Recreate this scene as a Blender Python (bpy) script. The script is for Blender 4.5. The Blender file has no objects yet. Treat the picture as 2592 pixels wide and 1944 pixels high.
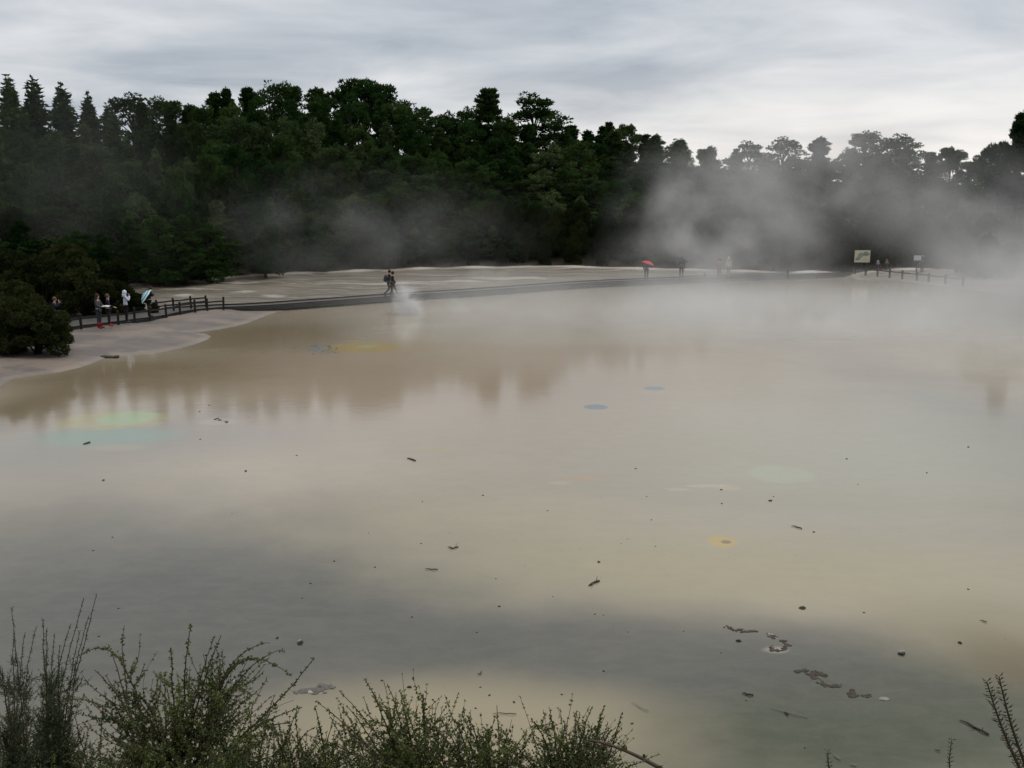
import bpy, bmesh, math, random
import numpy as np
from mathutils import Vector, Matrix, Euler
R = math.radians
scene = bpy.context.scene
COL = scene.collection
PI = math.pi

# ---------------------------------------------------------------- camera
CAM_H, PITCH, F, W0, H0 = 7.5, R(11.2), 2500.0, 2592.0, 1944.0
cam = bpy.data.cameras.new('camera'); cam_o = bpy.data.objects.new('camera', cam); COL.objects.link(cam_o)
cam_o.location = (0, 0, CAM_H); cam_o.rotation_euler = (PI/2 - PITCH, 0, 0)
cam.sensor_width = 36; cam.lens = 36*F/W0; cam.clip_end = 8000; cam.clip_start = 0.05
scene.camera = cam_o

# ---------------------------------------------------------------- world, sun, exposure
SUN_EL, SUN_AZ = R(56), R(60)
world = bpy.data.worlds.new("World"); scene.world = world; world.use_nodes = True
def build_world():
    nt = world.node_tree; N = nt.nodes; L = nt.links; N.clear()
    out = N.new('ShaderNodeOutputWorld'); bg = N.new('ShaderNodeBackground'); bg.inputs['Strength'].default_value = 0.1
    L.new(bg.outputs[0], out.inputs[0])
    sky = N.new('ShaderNodeTexSky'); sky.sky_type = 'NISHITA'; sky.sun_disc = False
    sky.sun_elevation = SUN_EL; sky.sun_rotation = SUN_AZ
    tc = N.new('ShaderNodeTexCoord'); sep = N.new('ShaderNodeSeparateXYZ'); L.new(tc.outputs['Generated'], sep.inputs[0])
    def m(op, a, b=None, c=None, clamp=False):
        n = N.new('ShaderNodeMath'); n.operation = op; n.use_clamp = clamp
        for i, v in enumerate((a, b, c)):
            if v is None: continue
            if isinstance(v, (int, float)): n.inputs[i].default_value = v
            else: L.new(v, n.inputs[i])
        return n.outputs[0]
    x, y, z = sep.outputs
    zz = m('ADD', m('MAXIMUM', z, 0.0), 0.11)
    cmb = N.new('ShaderNodeCombineXYZ'); L.new(m('DIVIDE', x, zz), cmb.inputs[0]); L.new(m('DIVIDE', y, zz), cmb.inputs[1])
    def noise(scale, detail, rough, off, dist=0.0):
        mp = N.new('ShaderNodeMapping'); mp.inputs['Location'].default_value = off; L.new(cmb.outputs[0], mp.inputs[0])
        n = N.new('ShaderNodeTexNoise'); n.inputs['Scale'].default_value = scale; n.inputs['Detail'].default_value = detail
        n.inputs['Roughness'].default_value = rough; n.inputs['Distortion'].default_value = dist
        L.new(mp.outputs[0], n.inputs['Vector']); return n.outputs['Fac']
    n1 = noise(0.42, 3, 0.5, (3.2, 7.1, 0)); n2 = noise(1.0, 6, 0.54, (1.4, 2.6, 0.4), 0.35)
    c = m('ADD', m('MULTIPLY', n1, 0.55), m('MULTIPLY', n2, 0.55))
    ramp = N.new('ShaderNodeValToRGB'); L.new(c, ramp.inputs[0]); e = ramp.color_ramp
    e.elements[0].position = 0.42; e.elements[0].color = (3.5, 3.95, 4.6, 1)
    e.elements[1].position = 0.66; e.elements[1].color = (7.6, 7.7, 7.9, 1)
    k = e.elements.new(0.54); k.color = (5.5, 5.85, 6.3, 1)
    # bright band low over the horizon, stronger to the right (thin cloud towards the light)
    lo = m('SUBTRACT', 1.0, m('MULTIPLY', m('MAXIMUM', z, 0.0), 7.5), clamp=True)
    rt = m('MULTIPLY_ADD', x, 1.6, 0.62, clamp=True)
    glow = m('MULTIPLY', m('MULTIPLY', m('POWER', lo, 1.3), rt), m('MULTIPLY_ADD', n2, 1.5, 0.7))
    gm = N.new('ShaderNodeMix'); gm.data_type = 'RGBA'; L.new(glow, gm.inputs['Factor']); L.new(ramp.outputs[0], gm.inputs['A'])
    gm.inputs['B'].default_value = (10.4, 9.9, 9.5, 1)
    # overhead, out of frame, the sky is brightened to light the lake
    up = m('MULTIPLY', m('SUBTRACT', z, 0.2), 1.6, clamp=True)
    um = N.new('ShaderNodeMix'); um.data_type = 'RGBA'; L.new(up, um.inputs['Factor']); L.new(gm.outputs['Result'], um.inputs['A'])
    um.inputs['B'].default_value = (8.6, 8.4, 8.2, 1)
    mx = N.new('ShaderNodeMix'); mx.data_type = 'RGBA'; mx.inputs['Factor'].default_value = 0.93
    L.new(sky.outputs[0], mx.inputs['A']); L.new(um.outputs['Result'], mx.inputs['B'])
    L.new(mx.outputs['Result'], bg.inputs['Color'])
build_world()
sl = bpy.data.lights.new('sun', 'SUN'); sl.energy = 1.4; sl.angle = R(25); sl.color = (1.0, 0.96, 0.9)
so = bpy.data.objects.new('sun', sl); COL.objects.link(so)
sd = Vector((math.sin(SUN_AZ)*math.cos(SUN_EL), math.cos(SUN_AZ)*math.cos(SUN_EL), math.sin(SUN_EL)))
so.rotation_euler = (-sd).to_track_quat('-Z', 'Y').to_euler(); so.location = (0, 0, 60)
vs = scene.view_settings; vs.view_transform = 'Standard'; vs.look = 'None'; vs.exposure = 0.0; vs.gamma = 1.0; vs.use_curve_mapping = False
scene.cycles.volume_bounces = 1
scene.cycles.max_bounces = 6; scene.cycles.diffuse_bounces = 3; scene.cycles.glossy_bounces = 3
scene.cycles.volume_step_rate = 1.0; scene.cycles.volume_max_steps = 96
scene.cycles.use_denoising = True

# ---------------------------------------------------------------- helpers
def ray(px, py):
    u = (px - W0/2)/F; v = (H0/2 - py)/F
    return Vector((u, math.cos(PITCH) + v*math.sin(PITCH), -math.sin(PITCH) + v*math.cos(PITCH)))
def at(px, py, z=0.0):
    d = ray(px, py); t = (z - CAM_H)/d.z
    return Vector((0, 0, CAM_H)) + d*t
def atD(px, py, D):
    d = ray(px, py); return Vector((0, 0, CAM_H)) + d*(D/d.y)

def tag(o, label=None, cat=None, group=None, kind=None):
    if label: o['label'] = label
    if cat: o['category'] = cat
    if group: o['group'] = group
    if kind: o['kind'] = kind
    return o
def empty(name, loc, rz=0.0):
    o = bpy.data.objects.new(name, None); o.empty_display_size = 0.2; COL.objects.link(o)
    o.location = loc; o.rotation_euler = (0, 0, rz); return o
def mesh_obj(name, me, mat=None, parent=None, loc=None):
    o = bpy.data.objects.new(name, me); COL.objects.link(o)
    if mat and not me.materials: me.materials.append(mat)
    if parent: o.parent = parent
    if loc is not None: o.location = loc
    return o
def copy_tree(o, parent=None):
    c = o.copy(); COL.objects.link(c); c.parent = parent
    for ch in o.children: copy_tree(ch, c)
    return c

class MB:
    """collects faces, then links them as one mesh object"""
    def __init__(s): s.v = []; s.f = []; s.m = []
    def add(s, vs, fs, mi=0):
        k = len(s.v); s.v += [tuple(v) for v in vs]; s.f += [tuple(i + k for i in f) for f in fs]; s.m += [mi]*len(fs)
    def box(s, c, size, rot=None, mi=0):
        hx, hy, hz = size[0]/2, size[1]/2, size[2]/2
        P = [Vector((a*hx, b*hy, d*hz)) for a in (-1, 1) for b in (-1, 1) for d in (-1, 1)]
        if rot is not None: P = [rot @ p for p in P]
        P = [p + Vector(c) for p in P]
        s.add(P, [(0, 1, 3, 2), (4, 6, 7, 5), (0, 4, 5, 1), (2, 3, 7, 6), (0, 2, 6, 4), (1, 5, 7, 3)], mi)
    def bar(s, a, b, w, h, mi=0):
        a = Vector(a); b = Vector(b); d = b - a; L = d.length
        rot = d.to_track_quat('X', 'Z').to_matrix()
        s.box((a + b)/2, (L, w, h), rot, mi)
    def tube(s, pts, radii, n=6, mi=0, cap=True):
        k0 = len(s.v); ring = []
        for i, p in enumerate(pts):
            p = Vector(p)
            d = Vector(pts[min(i + 1, len(pts) - 1)]) - Vector(pts[max(i - 1, 0)])
            if d.length < 1e-9: d = Vector((0, 0, 1))
            d.normalize(); a = d.cross(Vector((0.31, 0.17, 0.93)))
            if a.length < 1e-3: a = d.cross(Vector((1, 0, 0)))
            a.normalize(); b = d.cross(a)
            for j in range(n):
                t = 2*PI*j/n; q = p + (a*math.cos(t) + b*math.sin(t))*radii[i]; s.v.append(tuple(q))
        for i in range(len(pts) - 1):
            for j in range(n):
                s.f.append((k0 + i*n + j, k0 + i*n + (j + 1) % n, k0 + (i + 1)*n + (j + 1) % n, k0 + (i + 1)*n + j)); s.m.append(mi)
        if cap:
            s.f.append(tuple(k0 + j for j in range(n))[::-1]); s.m.append(mi)
            s.f.append(tuple(k0 + (len(pts) - 1)*n + j for j in range(n))); s.m.append(mi)
    def lump(s, c, r, seed=0, squash=(1, 1, 0.6), sub=2, rough=0.25, mi=0):
        rng = random.Random(seed); bm = bmesh.new(); bmesh.ops.create_icosphere(bm, subdivisions=sub, radius=1)
        vs = []
        o = Vector((rng.random()*9, rng.random()*9, rng.random()*9))
        from mathutils import noise
        for v in bm.verts:
            k = 1 + rough*2*noise.noise(v.co*1.3 + o) + rough*noise.noise(v.co*3.1 + o)
            vs.append(Vector((v.co.x*squash[0], v.co.y*squash[1], v.co.z*squash[2]))*r*k + Vector(c))
        fs = [tuple(v.index for v in f.verts) for f in bm.faces]; bm.free(); s.add(vs, fs, mi)
    def mesh(s, name, mats=(), smooth=False):
        me = bpy.data.meshes.new(name); me.from_pydata(s.v, [], s.f)
        for m in mats: me.materials.append(m)
        if len(mats) > 1: me.polygons.foreach_set('material_index', s.m)
        if smooth: me.polygons.foreach_set('use_smooth', [True]*len(s.f))
        me.update(); return me
    def build(s, name, mats, parent=None, smooth=False):
        if not isinstance(mats, (list, tuple)): mats = [mats]
        return mesh_obj(name, s.mesh(name, mats, smooth), None, parent)

# ---------------------------------------------------------------- materials
class NT:
    def __init__(s, name):
        s.mat = bpy.data.materials.new(name); s.mat.use_nodes = True; s.t = s.mat.node_tree; s.N = s.t.nodes; s.L = s.t.links
        s.N.clear(); s.out = s.N.new('ShaderNodeOutputMaterial')
    def n(s, typ, **kw):
        x = s.N.new(typ)
        for k, v in kw.items(): setattr(x, k, v)
        return x
    def put(s, sock, v):
        if isinstance(v, bpy.types.NodeSocket): s.L.new(v, sock)
        elif isinstance(v, (tuple, list)):
            sock.default_value = tuple(v) + (1,) if (len(v) == 3 and len(sock.default_value) == 4) else tuple(v)
        else: sock.default_value = v
    def math(s, op, a, b=None, c=None, clamp=False):
        x = s.n('ShaderNodeMath', operation=op, use_clamp=clamp)
        for i, v in enumerate((a, b, c)):
            if v is not None: s.put(x.inputs[i], v)
        return x.outputs[0]
    def vmath(s, op, a, b=None):
        x = s.n('ShaderNodeVectorMath', operation=op); s.put(x.inputs[0], a)
        if b is not None: s.put(x.inputs[1], b)
        return x.outputs['Value'] if op in ('LENGTH', 'DOT_PRODUCT', 'DISTANCE') else x.outputs[0]
    def mix(s, f, a, b, blend='MIX'):
        x = s.n('ShaderNodeMix', data_type='RGBA', blend_type=blend); s.put(x.inputs['Factor'], f); s.put(x.inputs['A'], a); s.put(x.inputs['B'], b)
        return x.outputs['Result']
    def noise(s, vec, scale, detail=3, rough=0.55, dist=0.0, color=False):
        x = s.n('ShaderNodeTexNoise'); s.put(x.inputs['Scale'], scale); s.put(x.inputs['Detail'], detail)
        s.put(x.inputs['Roughness'], rough); s.put(x.inputs['Distortion'], dist)
        if vec is not None: s.put(x.inputs['Vector'], vec)
        return x.outputs['Color' if color else 'Fac']
    def mapping(s, vec, scale=(1, 1, 1), rot=(0, 0, 0), loc=(0, 0, 0)):
        x = s.n('ShaderNodeMapping'); s.put(x.inputs['Vector'], vec); x.inputs['Scale'].default_value = scale
        x.inputs['Rotation'].default_value = rot; x.inputs['Location'].default_value = loc; return x.outputs[0]
    def rng(s, v, a, b, c=0.0, d=1.0, smooth=True):
        x = s.n('ShaderNodeMapRange'); x.interpolation_type = 'SMOOTHSTEP' if smooth else 'LINEAR'
        for i, q in enumerate((v, a, b, c, d)): s.put(x.inputs[i], q)
        return x.outputs[0]
    def pos(s): return s.n('ShaderNodeNewGeometry').outputs['Position']
    def objc(s): return s.n('ShaderNodeTexCoord').outputs['Object']
    def bsdf(s, col, rough=0.7, spec=0.5, bump=None, bstr=0.3, bdist=0.02, ior=None, trans=None, metal=None):
        b = s.n('ShaderNodeBsdfPrincipled'); s.put(b.inputs['Base Color'], col); s.put(b.inputs['Roughness'], rough)
        s.put(b.inputs['Specular IOR Level'], spec)
        if ior: s.put(b.inputs['IOR'], ior)
        if metal: s.put(b.inputs['Metallic'], metal)
        if bump is not None:
            x = s.n('ShaderNodeBump'); x.inputs['Strength'].default_value = bstr; x.inputs['Distance'].default_value = bdist
            s.L.new(bump, x.inputs['Height']); s.L.new(x.outputs[0], b.inputs['Normal'])
        s.L.new(b.outputs[0], s.out.inputs['Surface']); return s.mat

def simple(name, col, rough=0.7, var=0.25, scale=8.0, spec=0.4):
    t = NT(name); n = t.noise(t.objc(), scale, 4)
    c = t.mix(n, tuple(k*(1 - var) for k in col), tuple(min(1, k*(1 + var)) for k in col))
    return t.bsdf(c, rough, spec, n, 0.2, 0.01)

def foliage(name, dark, light, brown, scale=1.2, bf=0.25):
    t = NT(name)
    oi = t.n('ShaderNodeObjectInfo').outputs['Random']
    p = t.objc(); n = t.noise(p, scale, 3); n2 = t.noise(p, scale*3.3, 2)
    c = t.mix(t.rng(n, 0.3, 0.7), dark, light)
    c = t.mix(t.math('MULTIPLY', t.rng(n2, 0.45, 0.75), t.math('MULTIPLY', oi, bf*2)), c, brown)
    hs = t.n('ShaderNodeHueSaturation'); t.put(hs.inputs['Color'], c)
    t.put(hs.inputs['Value'], t.math('MULTIPLY_ADD', oi, 0.7, 0.65)); t.put(hs.inputs['Hue'], t.math('MULTIPLY_ADD', oi, -0.03, 0.515))
    b = t.n('ShaderNodeBsdfDiffuse'); t.put(b.inputs['Color'], hs.outputs[0])
    g = t.n('ShaderNodeBsdfTranslucent'); t.put(g.inputs['Color'], hs.outputs[0])
    mx = t.n('ShaderNodeMixShader'); mx.inputs[0].default_value = 0.22; t.L.new(b.outputs[0], mx.inputs[1]); t.L.new(g.outputs[0], mx.inputs[2])
    t.L.new(mx.outputs[0], t.out.inputs['Surface']); return t.mat
M = {}
M['pine'] = foliage('pine_needles', (0.015, 0.038, 0.010), (0.04, 0.08, 0.024), (0.065, 0.06, 0.022))
M['pale'] = foliage('pale_needles', (0.035, 0.062, 0.024), (0.07, 0.11, 0.044), (0.10, 0.085, 0.035))
M['shrub'] = foliage('shrub_leaves', (0.013, 0.022, 0.008), (0.034, 0.046, 0.016), (0.056, 0.038, 0.018), 0.9, 0.35)
M['bark'] = simple('bark', (0.026, 0.022, 0.017), 0.9)
M['wood'] = simple('dark_wet_timber', (0.022, 0.023, 0.021), 0.7, 0.35, 5)
M['wood2'] = simple('post_timber', (0.014, 0.013, 0.012), 0.75, 0.35, 9)
M['twig'] = simple('reddish_twig', (0.055, 0.032, 0.022), 0.7, 0.3, 30)
M['deadtwig'] = simple('grey_drift_wood', (0.045, 0.038, 0.034), 0.8, 0.4, 14)
M['palestick'] = simple('bleached_wood', (0.24, 0.22, 0.17), 0.8, 0.2, 14)
M['pebble'] = simple('dark_stone', (0.03, 0.026, 0.024), 0.8, 0.4, 20)
M['palestone'] = simple('pale_stone', (0.22, 0.215, 0.20), 0.8, 0.2, 20)
M['crust'] = simple('brown_crust', (0.055, 0.046, 0.034), 0.9, 0.55, 14)
M['greycrust'] = simple('grey_crust', (0.12, 0.115, 0.105), 0.9, 0.35, 10)
M['whitecrust'] = simple('white_sinter_crust', (0.33, 0.31, 0.28), 0.9, 0.2, 3)

# ---------------------------------------------------------------- outlines in the world (metres), read off at water level
shore_px = [(0, 982), (32, 960), (73, 952), (152, 942), (205, 930), (240, 918), (263, 908), (290, 903), (332, 899), (390, 893), (427, 888),
            (470, 879), (506, 868), (530, 858), (535, 851), (522, 845), (500, 842), (481, 841), (510, 839), (538, 836), (575, 830), (601, 825), (630, 817), (655, 807),
            (687, 795), (705, 789)]
walk_px = [(168, 847), (206, 840), (253, 835), (300, 829), (342, 823), (380, 819), (421, 812), (456, 804), (494, 798), (525, 795), (566, 791.5),
           (630, 789), (696, 785), (785, 778), (895, 770), (975, 763.5), (1079, 756), (1196, 749), (1300, 741), (1400, 733.5), (1490, 727), (1560, 723), (1652, 719.5), (1725, 716.5), (1835, 710), (1993, 705), (2152, 698.5)]
fence_px = [(2152, 698.5), (2193, 703), (2223, 706), (2254, 709.5), (2286, 712.5), (2323, 716.5), (2353, 720), (2395, 725), (2440, 731)]
DECK = 0.34
walk = [at(x, y, 0.08).to_2d() for x, y in walk_px]
shore = [at(x, y).to_2d() for x, y in shore_px]
rightshore = [at(x, y).to_2d() for x, y in fence_px]
lake = [Vector((-13, 9)), Vector((-16, 18)), Vector((-17.5, 27))] + shore
lake += [Vector((p.x + 0.1, p.y + 0.9)) for p in walk[13:-1]] + rightshore + [Vector((37, 66)), Vector((40, 55)), Vector((44, 40)), Vector((42, 22)), Vector((30, 11)), Vector((12, 8.6)), Vector((0, 8.2))]
front_px = [(-300, 745), (0, 740), (200, 728), (380, 714), (500, 706), (600, 698), (700, 691), (830, 686), (1000, 680), (1100, 676), (1250, 674), (1400, 672), (1520, 675), (1680, 679),
            (1850, 683), (2000, 686), (2150, 686), (2250, 680), (2350, 677), (2450, 684), (2592, 700)]
front = [at(x, y, 0.45) for x, y in front_px]
FX = np.array([-300.0] + [p.x for p in front] + [60.0, 300.0]); FY = np.array([55.0] + [p.y for p in front] + [70.0, 40.0])

def seg_dist(px, py, poly):
    d = np.full(px.shape, 1e9); inside = np.zeros(px.shape, bool); n = len(poly)
    for i in range(n):
        ax, ay = poly[i]; bx, by = poly[(i + 1) % n]; dx, dy = bx - ax, by - ay
        t = np.clip(((px - ax)*dx + (py - ay)*dy)/(dx*dx + dy*dy + 1e-12), 0, 1)
        d = np.minimum(d, np.hypot(px - ax - t*dx, py - ay - t*dy))
        with np.errstate(divide='ignore', invalid='ignore'):
            c = ((ay > py) != (by > py)) & (px < (bx - ax)*(py - ay)/(by - ay + 1e-12) + ax)
        inside ^= c
    return np.where(inside, -d, d)
def sstep(a, b, x): t = np.clip((x - a)/(b - a), 0, 1); return t*t*(3 - 2*t)
LP = [(p.x, p.y) for p in lake]
def ground_z(x, y, full=False):
    x = np.asarray(x, float); y = np.asarray(y, float)
    s = seg_dist(x, y, LP); fr = y - np.interp(x, FX, FY)
    bump = 0.05*np.sin(x*1.3 + 0.7*np.sin(y*0.9)) + 0.04*np.sin(y*1.7 + x*0.6) + 0.025*np.sin(x*4.1 + y*2.3)*np.cos(y*3.3)
    flat = 0.22*sstep(0, 3.2, s) + 0.05*sstep(0.0, 0.22, s)*(s > 0) + bump*sstep(0.4, 3, s)*0.8
    z = np.where(s < 0, np.maximum(s*0.35, -0.5), flat)
    rim = 0.22*np.exp(-((fr + 0.6)/0.9)**2)*(np.abs(x) < 60)
    hill_l = np.minimum(np.maximum(fr, 0)*0.2, 6.0); hill_r = np.minimum(np.maximum(fr, 0)*0.03, 3.0)
    k = sstep(8, 26, x); z = z + np.where(s > 0, hill_l*(1 - k) + hill_r*k + rim, 0)
    # white sinter mounds along the far right of the walkway
    for mx, my, mr, mh in MOUNDS: z = z + .6*mh*np.exp(-(((x - mx)/mr)**2 + ((y - my)/0.8)**2))
    bank = np.minimum(np.maximum(8.6 - y, 0)*0.84, 5.9); z = np.where(y < 8.6, np.maximum(z, bank - 0.05 + bump*0.5), z)
    if full: return z, s, fr
    return z
MOUNDS = []
for px_, py_, mr, mh in ((1920, 699, 0.8, 0.42), (2010, 697, 1.0, 0.4), (2040, 696, 0.8, 0.42), (2065, 695, 0.7, 0.3), (2100, 695, 1.4, 0.3), (2135, 694, 0.9, 0.25), (1965, 699, 1.0, 0.2), (1690, 705, 2.5, 0.2)):
    p = at(px_, py_, 0.2); MOUNDS.append((p.x, p.y, mr, mh))
def gz(x, y): return float(ground_z(np.array([x]), np.array([y]))[0])

# ---------------------------------------------------------------- ground: one sheet to the horizon
def build_ground():
    def lines(parts):
        out = []
        for a, b, st in parts: out += list(np.arange(a, b, st))
        return np.array(out + [parts[-1][1]])
    xs = lines([(-4000, -1000, 1000), (-1000, -200, 100), (-200, -60, 8), (-60, -30, 1.0), (-30, -9, 0.22), (-9, 60, 0.7), (60, 200, 8), (200, 1000, 100), (1000, 4000, 1000)])
    ys = lines([(-600, -100, 100), (-100, -10, 10), (-10, 12, 0.6), (12, 34, 1.2), (34, 66, 0.25), (66, 104, 0.45), (104, 150, 2), (150, 400, 25), (400, 1000, 100), (1000, 6000, 1000)])
    X, Y = np.meshgrid(xs, ys); Z, S, FRr = ground_z(X, Y, True)
    nx, ny = len(xs), len(ys)
    co = np.stack([X.ravel(), Y.ravel(), Z.ravel()], 1)
    i = np.arange(nx*ny).reshape(ny, nx); q = np.stack([i[:-1, :-1], i[:-1, 1:], i[1:, 1:], i[1:, :-1]], -1).reshape(-1, 4)
    me = bpy.data.meshes.new('ground'); me.vertices.add(len(co)); me.vertices.foreach_set('co', co.ravel())
    me.loops.add(q.size); me.loops.foreach_set('vertex_index', q.ravel().astype(np.int32)); me.polygons.add(len(q))
    me.polygons.foreach_set('loop_start', np.arange(0, q.size, 4, dtype=np.int32)); me.polygons.foreach_set('loop_total', np.full(len(q), 4, np.int32))
    me.update(calc_edges=True); me.polygons.foreach_set('use_smooth', np.ones(len(q), bool))
    for nm, arr in (('shoredist', S), ('frontdist', FRr)):
        a = me.attributes.new(nm, 'FLOAT', 'POINT'); a.data.foreach_set('value', arr.ravel().astype(np.float32))
    t = NT('sinter_ground'); p = t.pos()
    sh = t.n('ShaderNodeAttribute', attribute_name='shoredist').outputs['Fac']; frn = t.n('ShaderNodeAttribute', attribute_name='frontdist').outputs['Fac']
    sep = t.n('ShaderNodeSeparateXYZ'); t.put(sep.inputs[0], p); py = sep.outputs[1]; px = sep.outputs[0]
    big = t.noise(p, 0.35, 4, 0.6); med = t.noise(p, 1.6, 5, 0.65); fine = t.noise(p, 14, 4, 0.7)
    # shelf at left: pinkish grey sinter
    shelf = t.mix(t.rng(t.noise(t.mapping(p, (.5, .8, 1)), .8, 5, .6), 0.35, 0.65), (0.105, 0.094, 0.088), (0.19, 0.155, 0.13)); shelf = t.mix(t.rng(sh, 3.4, 1.2, 0, .35), shelf, (0.095, 0.09, 0.086)); shelf = t.mix(t.rng(big, .5, .62, 0, .6), shelf, (0.26, 0.205, 0.165)); shelf = t.mix(t.math('MULTIPLY', fine, 0.5), shelf, (0.16, 0.14, 0.125))
    ring = t.math('MULTIPLY', t.rng(sh, 0.0, 0.12), t.rng(sh, 0.7, 0.25)); shelf = t.mix(t.math('MULTIPLY', ring, 0.3), shelf, (0.30, 0.26, 0.22))
    # terrace beyond the boardwalk: brown and olive bands across, wet sheen painted in as white streaks
    st = t.mapping(p, (0.10, 0.75, 1), (0, 0, R(-4))); a = t.noise(st, 1.0, 5, 0.6, 0.4); b = t.noise(t.mapping(p, (0.16, 1.3, 1), (0, 0, R(-3)), (7, 3, 0)), 1.0, 5, 0.62, 0.5)
    ter = t.mix(t.rng(a, 0.34, 0.66), (0.085, 0.072, 0.048), (0.19, 0.165, 0.13)); ter = t.mix(t.rng(med, 0.4, 0.75, 0, 0.5), ter, (0.14, 0.13, 0.115))
    wht = t.rng(b, 0.56, 0.64); ter = t.mix(t.math('MULTIPLY', wht, 0.45), ter, (0.42, 0.40, 0.36))
    wq = t.vmath('SUBTRACT', t.noise(p, 1.1, 4, 0.65, color=True), (0.5, 0.5, 0.5))
    for qx, qy, qw, qh in ((696, 749, 90, 6), (627, 740, 80, 4), (943, 718, 460, 4), (475, 733, 150, 4.5), (462, 750, 70, 6), (1120, 712, 260, 4), (560, 716, 180, 5), (1300, 705, 240, 5), (1500, 716, 200, 4)):
        c0 = at(qx, qy, .25); ax = qw/2*c0.y/F; ay = abs(at(qx, qy - qh/2, .25).y - at(qx, qy + qh/2, .25).y)/2 + .1
        l_ = t.vmath('LENGTH', t.vmath('ADD', t.vmath('MULTIPLY', t.vmath('SUBTRACT', p, (c0.x, c0.y, 0)), (1/ax, 1/ay, 0)), t.vmath('MULTIPLY', wq, (2.2, 2.2, 0)))); ter = t.mix(t.rng(l_, 1.2, .3, 0, .5), ter, (0.5, 0.48, 0.44))
    isr = t.math('MULTIPLY', t.rng(px, 19, 24), t.rng(frn, -4, -2.5)); ter = t.mix(t.math('MULTIPLY', isr, 0.0), ter, (0.45, 0.43, 0.4))
    rimw = t.math('MULTIPLY', t.rng(frn, -1.6, -0.7), t.rng(frn, 0.3, -0.2)); ter = t.mix(t.math('MULTIPLY', rimw, t.rng(big, 0.3, 0.6, 0.15, 0.55)), ter, (0.5, 0.44, 0.37))
    mnd = t.rng(sep.outputs[2], 0.36, 0.5); mnd = t.math('MULTIPLY', mnd, t.rng(frn, -0.6, -1.6)); ter = t.mix(mnd, ter, (0.66, 0.63, 0.6))
    isfar = t.rng(t.math('ADD', py, t.math('MULTIPLY', px, -0.42)), 66.0, 69.5)
    c = t.mix(isfar, shelf, ter)
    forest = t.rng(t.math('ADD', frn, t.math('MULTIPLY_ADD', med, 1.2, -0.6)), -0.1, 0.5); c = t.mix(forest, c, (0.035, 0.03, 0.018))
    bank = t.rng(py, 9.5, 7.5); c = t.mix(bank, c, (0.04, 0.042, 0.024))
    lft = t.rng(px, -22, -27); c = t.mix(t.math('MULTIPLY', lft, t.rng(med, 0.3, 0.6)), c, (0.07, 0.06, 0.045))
    rough = t.mix(t.math('MULTIPLY', isfar, wht), (0.6,)*3, (0.22,)*3); rough = t.mix(t.math('MULTIPLY', isfar, 0.4), rough, (0.42,)*3)
    rough = t.mix(forest, rough, (1, 1, 1))
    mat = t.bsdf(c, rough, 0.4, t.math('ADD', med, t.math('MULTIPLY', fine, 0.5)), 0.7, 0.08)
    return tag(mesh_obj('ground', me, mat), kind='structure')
ground = build_ground()

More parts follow.
